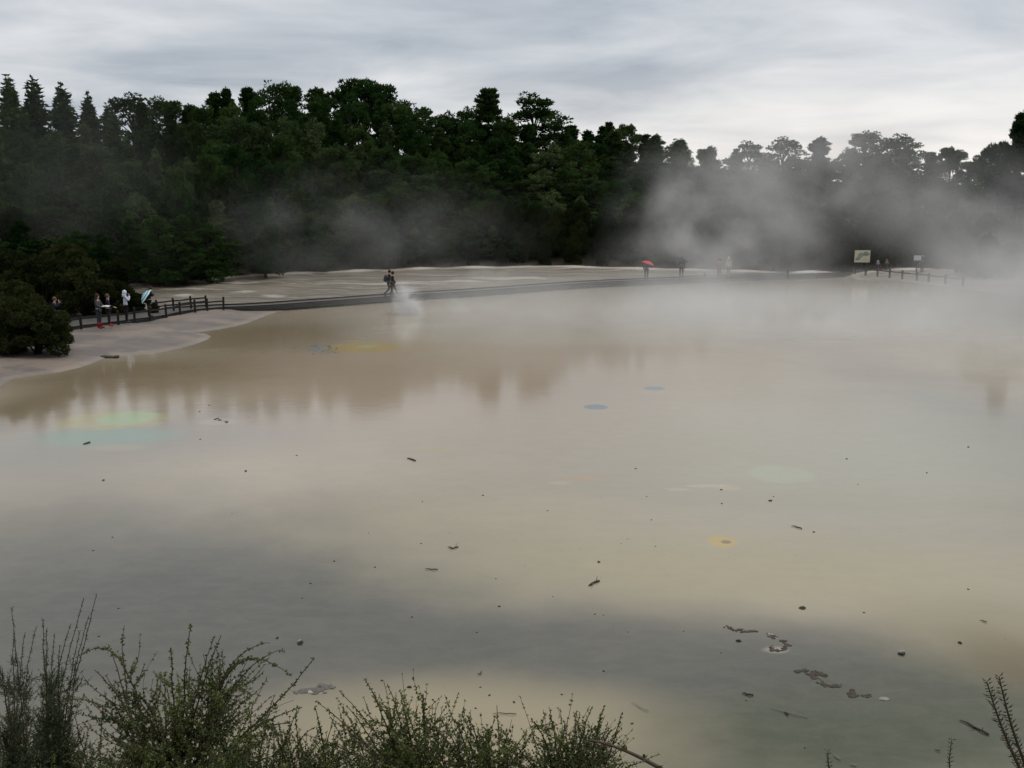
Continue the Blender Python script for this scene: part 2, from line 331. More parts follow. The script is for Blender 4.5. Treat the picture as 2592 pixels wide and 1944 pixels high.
# ---------------------------------------------------------------- the lake
def build_lake():
    t = NT('silty_water'); p = t.pos()
    n1 = t.noise(t.mapping(p, (0.06, 0.10, 1), (0, 0, R(12))), 1.0, 4, 0.55, 0.6); n2 = t.noise(t.mapping(p, (0.5, 0.9, 1)), 1.0, 6, 0.68, 0.3)
    col = t.mix(t.rng(n1, 0.35, 0.65), (0.30, 0.26, 0.20), (0.345, 0.31, 0.245))
    col = t.mix(t.rng(n2, 0.42, 0.75, 0, 0.17), col, (0.21, 0.19, 0.14))
    wc = t.vmath('SUBTRACT', t.noise(p, 0.55, 4, 0.6, color=True), (0.5, 0.5, 0.5)); wf = t.vmath('SUBTRACT', t.noise(p, 1.5, 5, 0.65, color=True), (0.5, 0.5, 0.5))
    tone = 1.0
    def patch(px, py, w, h, c, op, soft, warp=0.6, fine=0.0, rot=0.0):
        nonlocal col
        c = tuple(k*tone for k in c)
        P = at(px, py); ax = (at(px + w/2, py) - P).length
        ay = abs(at(px, py - h/2).y - at(px, py + h/2).y)/2
        q = t.vmath('SUBTRACT', p, (P.x, P.y, 0)); 
        if rot: 
            vr = t.n('ShaderNodeVectorRotate'); vr.rotation_type = 'Z_AXIS'; t.put(vr.inputs['Vector'], q); vr.inputs['Angle'].default_value = R(rot); q = vr.outputs[0]
        q = t.vmath('MULTIPLY', q, (1/ax, 1/ay, 0))
        if warp: q = t.vmath('ADD', q, t.vmath('MULTIPLY', wc, (warp, warp, 0)))
        if fine: q = t.vmath('ADD', q, t.vmath('MULTIPLY', wf, (fine, fine, 0)))
        l = t.vmath('LENGTH', q); m = t.rng(l, 1 + soft, 1 - soft, 0.0, op); col = t.mix(m, col, c)
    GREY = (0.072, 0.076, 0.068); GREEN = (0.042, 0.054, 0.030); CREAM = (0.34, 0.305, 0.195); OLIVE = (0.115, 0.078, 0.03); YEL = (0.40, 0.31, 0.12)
    # broad soft-edged patches of grey, green, cream and olive
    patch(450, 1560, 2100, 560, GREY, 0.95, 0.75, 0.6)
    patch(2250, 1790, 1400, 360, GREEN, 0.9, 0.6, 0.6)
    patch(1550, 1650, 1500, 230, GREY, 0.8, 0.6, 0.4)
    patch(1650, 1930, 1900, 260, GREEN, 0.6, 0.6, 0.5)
    patch(1150, 1850, 1000, 280, (0.29, 0.255, 0.165), 0.95, 0.55, 0.4)
    patch(1950, 1440, 1500, 170, CREAM, 0.8, 0.8, 0.5)
    patch(1250, 1330, 900, 170, CREAM, 0.5, 0.8, 0.5)
    patch(2500, 1600, 500, 170, (0.20, 0.175, 0.08), 0.5, 0.8, 0.5)
    patch(2600, 1690, 260, 160, OLIVE, 0.55, 0.8, 0.5)
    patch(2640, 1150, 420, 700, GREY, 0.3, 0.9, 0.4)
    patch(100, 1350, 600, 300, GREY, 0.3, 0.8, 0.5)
    patch(600, 1075, 620, 110, (0.14, 0.15, 0.155), 0.6, 0.6, 0.4, 0, 8)
    patch(200, 1130, 560, 130, (0.16, 0.17, 0.16), 0.55, 0.7, 0.4)
    patch(2050, 1110, 1100, 300, (0.275, 0.285, 0.225), 0.7, 0.8, 0.5)
    # brown shallows along the left shore
    patch(700, 850, 420, 90, OLIVE, 0.7, 0.7, 0.5)
    patch(380, 950, 560, 90, OLIVE, 0.85, 0.6, 0.5)
    patch(60, 1040, 240, 120, OLIVE, 0.7, 0.7, 0.5)
    patch(1050, 790, 900, 45, (0.26, 0.20, 0.12), 0.4, 0.7, 0.5)
    patch(2060, 722, 520, 30, (0.22, 0.165, 0.09), 0.7, 0.6, 0.4)
    patch(1150, 960, 1500, 240, (0.345, 0.275, 0.20), 0.75, 0.8, 0.5)
    # coloured mineral springs
    tone = 0.74
    patch(270, 1105, 330, 46, (0.26, 0.37, 0.30), 0.85, 0.4, 0.35, 0.3)
    patch(290, 1062, 260, 50, (0.46, 0.42, 0.19), 0.7, 0.25, 0.2, 0.9)
    patch(325, 1057, 155, 40, (0.38, 0.49, 0.27), 0.9, 0.2, 0.6, 0.9)
    patch(300, 1133, 150, 16, (0.42, 0.38, 0.27), 0.6, 0.4, 0.3, 1.2)
    patch(550, 1068, 90, 14, (0.42, 0.40, 0.34), 0.7, 0.4, 0.2, 0.9)
    patch(836, 880, 120, 26, (0.30, 0.30, 0.28), 0.9, 0.2, 0.2, 1.3)
    patch(980, 880, 240, 36, (0.42, 0.34, 0.20), 0.5, 0.5, 0.2, 0.8)
    patch(918, 879, 190, 27, (0.46, 0.36, 0.14), 0.9, 0.25, 0.4, 0.8)
    patch(930, 877, 46, 8, (0.45, 0.44, 0.26), 0.9, 0.3, 0.1, 0.3)
    patch(1508, 1030, 60, 13, (0.20, 0.255, 0.28), 0.9, 0.1, 0.15, 0.3)
    patch(1640, 989, 120, 18, (0.47, 0.38, 0.28), 0.6, 0.5, 0.2, 0.3)
    patch(1656, 983, 54, 10, (0.23, 0.28, 0.29), 0.9, 0.12, 0.15, 0.3)
    patch(1101, 1138, 90, 12, (0.48, 0.40, 0.22), 0.7, 0.5, 0.2, 0.7)
    patch(1470, 1211, 100, 16, (0.48, 0.37, 0.22), 0.65, 0.6, 0.2, 0.5)
    patch(1415, 1222, 50, 8, (0.5, 0.44, 0.36), 0.6, 0.5, 0.2, 1.2)
    patch(1715, 1239, 60, 7, (0.5, 0.43, 0.34), 0.8, 0.4, 0.1, 1.6); patch(1800, 1230, 110, 8, (0.52, 0.44, 0.34), 0.8, 0.4, 0.1, 1.8); patch(1845, 1236, 60, 7, (0.5, 0.42, 0.3), 0.8, 0.4, 0.1, 1.6)
    patch(1975, 1200, 160, 46, (0.44, 0.48, 0.37), 0.55, 0.2, 0.2, 0.2)
    patch(1835, 1372, 130, 40, (0.46, 0.42, 0.31), 0.35, 0.6, 0.1, 0.2); patch(1828, 1371, 70, 27, (0.56, 0.43, 0.17), 0.95, 0.35, 0.2, 0.6); patch(1838, 1372, 26, 9, (0.24, 0.19, 0.13), 0.9, 0.35, 0.1, 0.4)
    patch(1965, 1645, 60, 16, (0.42, 0.40, 0.34), 0.6, 0.4, 0.1, 1.2)
    spk = t.rng(t.noise(p, 9.0, 2, 0.5), 0.72, 0.76, 0.0, 0.5); col = t.mix(spk, col, (0.12, 0.1, 0.08))
    rip = t.noise(t.mapping(p, (0.8, 2.4, 1)), 1.6, 3, 0.5)
    silt = t.noise(t.mapping(p, (0.7, 1.3, 1)), 2.2, 6, 0.75, 0.4); col = t.mix(t.rng(silt, 0.35, 0.68, 0.0, 0.15), col, (0.21, 0.20, 0.16))
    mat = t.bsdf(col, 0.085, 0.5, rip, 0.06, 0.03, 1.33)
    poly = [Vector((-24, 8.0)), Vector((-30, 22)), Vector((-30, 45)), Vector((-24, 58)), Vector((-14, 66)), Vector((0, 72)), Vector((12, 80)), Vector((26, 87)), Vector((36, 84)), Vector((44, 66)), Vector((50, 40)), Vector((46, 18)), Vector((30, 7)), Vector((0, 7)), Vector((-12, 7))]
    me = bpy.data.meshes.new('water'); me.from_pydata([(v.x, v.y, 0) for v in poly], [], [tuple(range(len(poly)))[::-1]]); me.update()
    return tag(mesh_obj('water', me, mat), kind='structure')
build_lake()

# ---------------------------------------------------------------- boardwalk with its far side offset
def offset(pts, widths):
    out = []
    for i, p in enumerate(pts):
        a = pts[max(i - 1, 0)]; b = pts[min(i + 1, len(pts) - 1)]; d = (b - a).normalized(); n = Vector((-d.y, d.x)); out.append(p + n*widths[i])
    return out
t_ = NT('wet_boardwalk_planks'); p_ = t_.pos()
n_ = t_.noise(t_.mapping(p_, (6, 1, 1)), 1.2, 3); t_.wv = t_.n('ShaderNodeTexWave'); t_.wv.inputs['Scale'].default_value = 1.1; t_.wv.inputs['Distortion'].default_value = 0.4; t_.put(t_.wv.inputs['Vector'], p_)
M['deck'] = t_.bsdf(t_.mix(n_, (0.055, 0.052, 0.05), (0.11, 0.103, 0.096)), 0.5, 0.35, t_.wv.outputs['Fac'], 0.3, 0.01)
def build_walk():
    root = empty('boardwalk', (walk[13].x, walk[13].y, 0.0)); tag(root, 'long dark low timber boardwalk curving across the far side of the lake', 'boardwalk')
    inv = Vector((-walk[13].x, -walk[13].y, 0))
    wd = [3.6, 3.6, 3.5, 3.3, 3.1, 2.9, 2.6, 2.3, 2.0, 1.8, 1.6] + [1.5]*(len(walk) - 11)
    back = offset(walk, wd)
    def P(v, z): return Vector((v.x, v.y, z)) + inv
    mb = MB()
    for i in range(len(walk) - 1):
        a, b, c, d = walk[i], walk[i+1], back[i+1], back[i]
        mb.add([P(a, DECK), P(b, DECK), P(c, DECK), P(d, DECK), P(a, DECK - .05), P(b, DECK - .05), P(c, DECK - .05), P(d, DECK - .05)], [(0, 1, 2, 3), (4, 7, 6, 5), (0, 4, 5, 1), (3, 2, 6, 7), (0, 3, 7, 4), (1, 5, 6, 2)])
    mb.build('deck', M['deck'], root)
    for side, z0 in ((walk, 0.0), (back, 0.0)):
        mb = MB()
        off = offset(side, [(-0.035 if side is walk else 0.035)]*len(side))
        for i in range(len(side) - 1): mb.bar(P(off[i], DECK - .11), P(off[i+1], DECK - .11), 0.06, 0.21)
        mb.build('edge_beam', M['wood'], root)
        mb = MB()
        o2 = offset(side, [(-0.02 if side is walk else 0.02)]*len(side))
        for i in range(len(side) - 1): mb.bar(P(o2[i], DECK + .06), P(o2[i+1], DECK + .06), 0.09, 0.085)
        mb.build('kerb_rail', M['wood2'], root)
    # short piles under the deck
    acc = 0
    for i in range(len(walk) - 1):
        L = (walk[i+1] - walk[i]).length; k = max(1, int(L/2.2))
        for j in range(k):
            a = walk[i].lerp(walk[i+1], j/k); b = back[i].lerp(back[i+1], j/k)
            for q in ((a.lerp(b, 0.08), a.lerp(b, 0.92)) if j % 2 == 0 else (a.lerp(b, .08),)):
                mb = MB(); mb.box(P(q, 0.0), (0.12, 0.12, 0.58)); mb.build('pile', M['wood'], root)
    return back
back = build_walk()

POST = 0.72
def make_post(parent, x, y, z0, h=POST, lean=(0, 0)):
    mb = MB(); mb.box((0, 0, h/2 - 0.02), (0.12, 0.12, h + 0.04)); mb.add([(-.06, -.06, h), (.06, -.06, h), (.06, .06, h), (-.06, .06, h), (0, 0, h + .035)], [(0, 1, 4), (1, 2, 4), (2, 3, 4), (3, 0, 4)])
    o = mb.build('post', M['wood2'], parent); o.location = (x, y, z0); o.rotation_euler = (lean[0], lean[1], 0.3); return o
def make_fence(label, pts, base, rails, extend=None, h=POST):
    root = empty('fence', (pts[0].x, pts[0].y, base)); tag(root, label, 'fence'); r = random.Random(len(pts)*7 + int(pts[0].x*10))
    o = Vector((pts[0].x, pts[0].y)); Q = [Vector((p.x - o.x, p.y - o.y)) for p in pts]
    for i, q in enumerate(Q): make_post(root, q.x, q.y, 0, h*(1 + r.uniform(-.05, .05)), (r.uniform(-.03, .03), r.uniform(-.03, .03)))
    P = Q + ([Vector((extend.x - o.x, extend.y - o.y))] if extend is not None else [])
    for i in range(len(P) - 1):
        for z in rails:
            mb = MB(); a, b = P[i], P[i+1]; mid = (a + b)/2; sag = r.uniform(0.0, 0.03)
            p3 = [Vector((a.x, a.y, z + r.uniform(-.02, .02))), Vector((mid.x, mid.y, z - sag)), Vector((b.x, b.y, z + r.uniform(-.02, .02)))]
            mb.bar(p3[0], p3[1], 0.045, 0.085); mb.bar(p3[1], p3[2], 0.045, 0.085); rr = mb.build('rail', M['wood2'], root)
    return root
nearf = [at(x, y, DECK) for x, y in ((566, 783), (525, 786), (494, 789), (456, 795), (421, 802), (380, 809), (341, 813), (300, 820), (206, 831))]
make_fence('front timber rail fence at the left end of the boardwalk, beside the people looking out', nearf, DECK, (0.5,), at(150, 838, DECK))
backf = [at(x, y, DECK) for x, y in ((522, 777.5), (484, 781), (440, 786), (397, 791))]
make_fence('short back rail fence across the left viewing deck, nearest the terrace', backf, DECK, (0.36, 0.58), None)
rf = [Vector((p.x, p.y + 0.25)) for p in rightshore]
make_fence('timber rail fence on the far right shore below the map sign, fading into steam', rf, 0.2, (0.5,), None, 0.68)
for px, py, lb in ((1783, 712, 'lone fence post on the far boardwalk left of the pale walkers'), (1993, 704, 'lone fence post on the far boardwalk in front of the white mounds')):
    p = at(px, py, DECK); mb = MB(); mb.box((0, 0, 0.3), (0.13, 0.13, 0.66)); mb.add([(-.065, -.065, .63), (.065, -.065, .63), (.065, .065, .63), (-.065, .065, .63), (0, 0, .67)], [(0, 1, 4), (1, 2, 4), (2, 3, 4), (3, 0, 4)])
    o = mb.build('post', M['wood2']); o.location = (p.x, p.y, DECK); tag(o, lb, 'post')

# ---------------------------------------------------------------- signs
def build_signs():
    D = at(2182, 690, 0.3).y
    a = atD(2164, 633.5, D); b = atD(2201, 664, D); w = b.x - a.x; h = a.z - b.z; cx, cz = (a.x + b.x)/2, (a.z + b.z)/2; z0 = gz(cx, D)
    root = empty('map_sign', (cx, D, z0)); tag(root, 'large cream sign showing a green and blue map against the dark bushes', 'sign'); cz -= z0
    for s in (-1, 1):
        mb = MB(); mb.box((s*w*0.36, 0.06, cz*0.5 + 0.1), (0.1, 0.09, cz + 0.75)); mb.build('post', M['wood2'], root)
    t = NT('sign_cream'); n = t.noise(t.objc(), 3, 3); cm = t.bsdf(t.mix(n, (0.56, 0.52, 0.38), (0.64, 0.60, 0.45)), 0.5, 0.4)
    mb = MB(); mb.box((0, -0.02, cz), (w, 0.05, h)); bd = mb.build('board', cm, root)
    # the map: a diagonal irregular green area with a blue-grey core (outline traced from the sign itself)
    def blob(pts, dy, mat, nm):
        P = [((x - 0.5)*w, -0.046 - dy, cz + (0.5 - y)*h) for x, y in pts]; Q = [(x, y - 0.004, z) for x, y, z in P]; n = len(P)
        mb = MB(); mb.add(P + Q, [tuple(range(n, 2*n)), ] + [(i, (i + 1) % n, n + (i + 1) % n, n + i) for i in range(n)]); mb.build(nm, mat, bd)
    t = NT('map_green'); n = t.noise(t.objc(), 6, 3); gm = t.bsdf(t.mix(t.rng(n, .4, .6), (0.10, 0.19, 0.10), (0.22, 0.30, 0.16)), 0.5)
    blob([(0.05, 0.72), (0.18, 0.55), (0.24, 0.33), (0.34, 0.22), (0.52, 0.22), (0.66, 0.12), (0.78, 0.10), (0.95, 0.26), (0.92, 0.40), (0.80, 0.47), (0.64, 0.44), (0.52, 0.50), (0.40, 0.66), (0.32, 0.80), (0.14, 0.83), (0.06, 0.80)], 0, gm, 'map_area')
    blob([(0.20, 0.66), (0.27, 0.42), (0.36, 0.29), (0.50, 0.28), (0.62, 0.24), (0.60, 0.36), (0.46, 0.42), (0.34, 0.62), (0.24, 0.72)], 0.006, simple('map_water', (0.24, 0.31, 0.36), 0.5), 'map_water')
    # faint caption bars under the map (unreadable in the photo)
    mb = MB()
    for i in range(3): mb.box((w*0.18, -0.048, cz - h*(0.24 + 0.07*i)), (w*0.42, 0.006, h*0.018))
    mb.build('caption_lines', simple('caption_grey', (0.42, 0.40, 0.32), 0.6), bd)
    D = at(2322, 690, 0.3).y; a = atD(2314, 646.5, D); b = atD(2331, 661, D); w = b.x - a.x; h = a.z - b.z; cx, cz = (a.x + b.x)/2, (a.z + b.z)/2; z0 = gz(cx, D)
    root = empty('notice_board', (cx, D, z0)); tag(root, 'small white notice board on a post at the far right, partly behind a person', 'sign'); cz -= z0
    mb = MB(); mb.box((0, 0.05, cz*0.5 + 0.05), (0.09, 0.08, cz + 0.4)); mb.build('post', M['wood2'], root)
    mb = MB(); mb.box((0, -0.01, cz), (w, 0.04, h)); bo = mb.build('board', simple('notice_white', (0.62, 0.62, 0.60), 0.5, 0.05), root)
    mb = MB(); mb.box((0, -0.036, cz - h*0.43), (w, 0.01, h*0.14)); mb.build('green_band', simple('notice_green', (0.05, 0.16, 0.10), 0.5), bo)
build_signs()

# ---------------------------------------------------------------- people
def skin_mesh(name, verts, edges, radii, sub=1):
    me = bpy.data.meshes.new(name + '_cage'); me.from_pydata([tuple(v) for v in verts], edges, []); ob = bpy.data.objects.new('cage', me); COL.objects.link(ob)
    ob.modifiers.new('s', 'SKIN'); 
    if not me.skin_vertices:
        bm = bmesh.new(); bm.from_mesh(me); bm.verts.layers.skin.verify(); bm.to_mesh(me); bm.free()
    sv = me.skin_vertices[0].data
    for i, r in enumerate(radii): sv[i].radius = (r if isinstance(r, tuple) else (r, r)); sv[i].use_root = (i == 0)
    ss = ob.modifiers.new('u', 'SUBSURF'); ss.levels = sub; ss.render_levels = sub
    bpy.context.view_layer.update(); dg = bpy.context.evaluated_depsgraph_get(); out = bpy.data.meshes.new_from_object(ob.evaluated_get(dg)); out.name = name
    bpy.data.objects.remove(ob); bpy.data.meshes.remove(me); out.polygons.foreach_set('use_smooth', [True]*len(out.polygons)); return out
SKIN = simple('skin', (0.42, 0.26, 0.19), 0.5, 0.08, 20)
EYE = simple('eye_dark', (0.03, 0.025, 0.02), 0.3)
_cm = {}
def cloth(c):
    if c not in _cm: _cm[c] = simple('cloth', c, 0.85, 0.25, 12, 0.2)
    return _cm[c]
def person(label, loc, face, h=1.72, pose=None, jacket=(0.03, 0.03, 0.035), legs=(0.02, 0.022, 0.03), shoes=(0.02, 0.02, 0.02), hair=(0.03, 0.02, 0.015), hood=None, long_hair=False, boots=False, lean=0.0, coat=0.0, cat='person'):
    """local frame: faces +Y, feet at z=0; face = heading of +Y in the world (radians)"""
    V = Vector
    J = dict(pel=V((0, 0, .93)), sp=V((0, 0, 1.1)), ch=V((0, 0, 1.3)), nk=V((0, .01, 1.47)), jaw=V((0, .035, 1.56)), hd=V((0, .02, 1.63)), top=V((0, .01, 1.70)))
    for s, k in ((-1, 'l'), (1, 'r')):
        J['sh'+k] = V((s*.165, 0, 1.40)); J['el'+k] = V((s*.22, -.02, 1.13)); J['wr'+k] = V((s*.23, .05, .89)); J['ha'+k] = V((s*.225, .08, .80))
        J['hi'+k] = V((s*.09, 0, .89)); J['kn'+k] = V((s*.10, .02, .49)); J['an'+k] = V((s*.10, 0, .09)); J['to'+k] = V((s*.12, .16, .04))
    for k, v in (pose or {}).items(): J[k] = V(v)
    if lean:
        rm = Matrix.Rotation(-lean, 3, 'X'); o = J['pel'].copy()
        for k in list(J):
            if k[:2] in ('sp', 'ch', 'nk', 'ja', 'hd', 'to', 'sh', 'el', 'wr', 'ha') and k not in ('tol', 'tor'): J[k] = rm @ (J[k] - o) + o
    sc = h/1.72
    for k in J: J[k] = J[k]*sc
    keys = list(J); idx = {k: i for i, k in enumerate(keys)}
    rad = dict(pel=(.13, .10), sp=(.115, .09), ch=(.135, .10), nk=.052, jaw=(.062, .07), hd=(.078, .092), top=(.05, .06))
    for k in 'lr': rad.update({'sh'+k: .055, 'el'+k: .04, 'wr'+k: .027, 'ha'+k: (.032, .016), 'hi'+k: .085, 'kn'+k: .056, 'an'+k: .036, 'to'+k: (.034, .025)})
    E = [('pel', 'sp'), ('sp', 'ch'), ('ch', 'nk'), ('nk', 'jaw'), ('jaw', 'hd'), ('hd', 'top')]
    for k in 'lr': E += [('ch', 'sh'+k), ('sh'+k, 'el'+k), ('el'+k, 'wr'+k), ('wr'+k, 'ha'+k), ('pel', 'hi'+k), ('hi'+k, 'kn'+k), ('kn'+k, 'an'+k), ('an'+k, 'to'+k)]
    verts = [J[k] for k in keys]; radii = [rad[k] for k in keys]; ed = [(idx[a], idx[b]) for a, b in E]
    verts.append(J['jaw'] + V((0, .075, .045))); radii.append(.014); ed.append((idx['hd'], len(verts) - 1))      # nose
    for k in 'lr':                                                                                               # five fingers
        d = (J['ha'+k] - J['wr'+k]).normalized(); sd_ = d.cross(V((0, 1, 0.3))).normalized(); nn = d.cross(sd_)
        for q, (o, L) in enumerate(((-.027, .06), (-.009, .075), (.009, .07), (.026, .055))):
            b0 = J['ha'+k] + sd_*o + d*.02; b1 = b0 + d*L*.55 + nn*.008; b2 = b0 + d*L*.9 + nn*.028
            n = len(verts); verts += [b0, b1, b2]; radii += [.009, .008, .007]; ed += [(idx['ha'+k], n), (n, n + 1), (n + 1, n + 2)]
        n = len(verts); b0 = J['ha'+k]*.6 + J['wr'+k]*.4 - sd_*.035; b1 = b0 - sd_*.02 + d*.045; verts += [b0, b1]; radii += [.011, .009]; ed += [(idx['ha'+k], n), (n, n + 1)]
    root = empty('person', loc, face); tag(root, label, cat)
    bm_ = skin_mesh('body', verts, ed, [r if isinstance(r, tuple) else (r, r) for r in radii], 1)
    bm_.materials.append(SKIN); body = mesh_obj('body', bm_, None, root)
    for s in (-1, 1): mb = MB(); mb.lump(J['hd'] + V((s*.03, .088, .0)), .011, 1, (1, .6, .7), 1, 0); mb.build('eye', EYE, body)
    def sub(name, ks, es, grow, mat, extra=None):
        vs_ = [J[k].copy() for k in ks]
        if extra:
            for k, f in extra.items(): vs_[ks.index(k)] = f(vs_[ks.index(k)])
        rr = []
        for k in ks:
            r = rad[k]; r = r if isinstance(r, tuple) else (r, r); rr.append((r[0] + grow, r[1] + grow))
        me = skin_mesh(name, vs_, [(ks.index(a), ks.index(b)) for a, b in es], rr, 1); me.materials.append(mat); return mesh_obj(name, me, None, root)
    sub('jacket', ['pel', 'sp', 'ch', 'nk', 'shl', 'ell', 'wrl', 'shr', 'elr', 'wrr'], [('pel', 'sp'), ('sp', 'ch'), ('ch', 'nk'), ('ch', 'shl'), ('shl', 'ell'), ('ell', 'wrl'), ('ch', 'shr'), ('shr', 'elr'), ('elr', 'wrr')], .026, cloth(jacket),
        {'pel': lambda v: v - V((0, 0, coat)), 'nk': lambda v: v*.3 + J['ch']*.7})
    sub('trousers', ['pel', 'hil', 'knl', 'anl', 'hir', 'knr', 'anr'], [('pel', 'hil'), ('hil', 'knl'), ('knl', 'anl'), ('pel', 'hir'), ('hir', 'knr'), ('knr', 'anr')], .014, cloth(legs))
    for k in 'lr':
        mb = MB(); a, t = J['an'+k], J['to'+k]
        pts = [a + (a - t).normalized()*.03, a*.5 + t*.5 + V((0, 0, -.01)), t + (t - a).normalized()*.05]
        if boots: mb.tube([a + (J['kn'+k] - a)*.55, a], [.068, .058], 8)
        mb.tube(pts, [.05, .055, .038], 8); mb.build('boot' if boots else 'shoe', cloth(shoes), root, True)
    hm = cloth(hood if hood else hair); mb = MB()
    if hood: mb.lump(J['hd'] + V((0, -.03, .01)), .128, 3, (.95, .95, 1.15), 2, .04); mb.tube([J['hd'] + V((0, -.05, -.03)), J['nk'] + V((0, -.04, -.06))], [.1, .12], 10)
    else:
        mb.lump(J['hd'] + V((0, -.022, .028)), .112, 4, (.92, 1.0, 1.02), 2, .05)
        if long_hair: mb.tube([J['hd'] + V((0, -.04, -.02)), J['nk'] + V((0, -.06, -.02)), J['ch'] + V((0, -.09, .04))], [.09, .09, .06], 8)
    mb.build('hood' if hood else 'hair', hm, root, True)
    root['_j'] = 0; del root['_j']
    def world_pt(v): return root.location + Matrix.Rotation(face, 3, 'Z') @ v
    return root, {k: world_pt(J[k]) for k in J}
UP = dict(ell=(-.24, .14, 1.22), wrl=(-.10, .22, 1.46), hal=(-.05, .20, 1.53), elr=(.24, .14, 1.22), wrr=(.10, .22, 1.46), har=(.05, .20, 1.53))
HOLD = dict(elr=(.21, .02, 1.14), wrr=(.12, .22, 1.12), har=(.06, .28, 1.14))
def camera_prop(label, p, face):
    root = empty('camera', p, face); tag(root, label, 'camera')
    mb = MB(); mb.box((0, 0, 0), (.12, .05, .075)); mb.box((.03, 0, .043), (.03, .03, .014)); mb.build('case', cloth((.02, .02, .02)), root)
    mb = MB(); mb.tube([(0, .02, 0), (0, .07, 0)], [.03, .028], 12); mb.build('lens', cloth((.04, .04, .045)), root)
def backpack(label, P, face, col, s=1.0):
    root = empty('backpack', P['ch'] + Matrix.Rotation(face, 3, 'Z') @ Vector((0, -.25, -.12)), face); tag(root, label, 'backpack')
    mb = MB(); mb.lump((0, 0, 0), .24*s, 5, (.75, .55, 1.05), 3, .05); mb.build('bag', cloth(col), root, True)
    mb = MB(); mb.lump((0, -.11*s, -.08), .13*s, 8, (.85, .4, .8), 2, .05); mb.build('pocket', cloth(tuple(k*1.25 for k in col)), root, True)
    for sx in (-1, 1):
        mb = MB(); mb.tube([(sx*.09, .08, .2), (sx*.11, .24, .22), (sx*.11, .36, .08), (sx*.1, .24, -.12), (sx*.1, .08, -.16)], [.02]*5, 6); mb.build('strap', cloth(col), root)
def umbrella(label, top, tilt_dir, tilt, r, mats, hand, stripe=False, depth=0.24):
    root = empty('umbrella', top); tag(root, label, 'umbrella')
    axis = Vector((math.cos(tilt_dir)*math.sin(tilt), math.sin(tilt_dir)*math.sin(tilt), math.cos(tilt))); q = Vector((0, 0, 1)).rotation_difference(axis).to_matrix()
    mb = MB(); n = 8; m_ = 6; sub = 4; ring = []; mi = []
    V_ = [q @ Vector((0, 0, 0))]; Fc = []; 
    for i in range(1, m_ + 1):
        a = i/m_
        for j in range(n*sub):
            th = 2*PI*j/(n*sub); ph = (j % sub)/sub; rr = r*a*(1 - 0.07*a*math.sin(PI*ph)); z = -depth*a**1.9 + 0.018*math.sin(PI*ph)*a; V_.append(q @ Vector((rr*math.cos(th), rr*math.sin(th), z)))
    N = n*sub; mats_i = []
    for j in range(N): Fc.append((0, 1 + j, 1 + (j + 1) % N)); mats_i.append(0)
    for i in range(1, m_):
        for j in range(N): Fc.append((1 + (i-1)*N + j, 1 + i*N + j, 1 + i*N + (j + 1) % N, 1 + (i-1)*N + (j + 1) % N)); mats_i.append(i % 2 if stripe else 0)
    V2 = [v - axis*0.006 for v in V_]; K = len(V_)
    mb.v = [tuple(v) for v in V_ + V2]; mb.f = Fc + [tuple(k + K for k in f[::-1]) for f in Fc]; mb.m = mats_i*2
    mb.build('canopy', mats, root, True)
    mb = MB(); h = Vector(hand) - Vector(top); mb.tube([axis*0.05, h*0.9], [.008, .008], 6); mb.build('shaft', cloth((.12, .12, .12)), root)
    mb = MB(); hd = h.normalized(); mb.tube([h*0.88, h, h + hd*.06, h + hd*.09 + Vector((.03, 0, 0))], [.014]*4, 8); mb.build('handle', cloth((.03, .03, .03)), root)

def G(px, py, z=DECK): return at(px, py, z)
EAST = -PI/2   # heading that makes +Y local point to +X
WEST = PI/2
TOCAM = PI
# left group
_, j1 = person('person in grey hooded coat, jeans and red boots holding one side of a white paper', G(252, 831), R(-95), 1.78, dict(elr=(.22, .08, 1.15), wrr=(.14, .30, 1.10), har=(.08, .38, 1.10), ell=(-.22, .08, 1.15), wrl=(-.14, .28, 1.08), hal=(-.1, .36, 1.08)), (0.055, 0.058, 0.065), (0.03, 0.04, 0.055), (0.2, 0.018, 0.014), hair=(0.05, 0.03, 0.025), long_hair=True, boots=True, coat=.12)
_, j2 = person('person in black jacket with red shoes standing close to the person in grey', G(277, 825.5), R(-75), 1.68, dict(elr=(.21, .1, 1.14), wrr=(.12, .30, 1.04), har=(.1, .38, 1.02)), (0.014, 0.016, 0.026), (0.02, 0.022, 0.028), (0.30, 0.035, 0.03), hair=(0.10, 0.07, 0.045))
pp = (j1['har'] + Vector((.10, -.05, .02))); mb = MB(); mb.add([(-.2, -.12, .0), (0, -.13, .02), (.2, -.12, .0), (.2, .12, .03), (0, .13, .05), (-.2, .12, .03), (-.2, -.12, .006), (0, -.13, .026), (.2, -.12, .006), (.2, .12, .036), (0, .13, .056), (-.2, .12, .036)], [(0, 1, 4, 5), (1, 2, 3, 4), (6, 11, 10, 7), (7, 10, 9, 8)])
o = mb.build('paper', simple('paper_white', (0.6, 0.62, 0.64), 0.6, .05)); o.location = pp; tag(o, 'white sheet held between the two people at the left rail', 'paper')
_, j3 = person('person in pale blue-white hooded raincoat with both hands raised to the face', G(321, 817), R(-60), 1.72, UP, (0.50, 0.56, 0.66), (0.012, 0.012, 0.016), (0.05, 0.05, 0.05), hood=(0.52, 0.58, 0.68), coat=.16)
camera_prop('camera held up by the person in the pale raincoat', (j3['hal'] + j3['har'])/2 + Vector((.03, 0, .02)), R(-60))
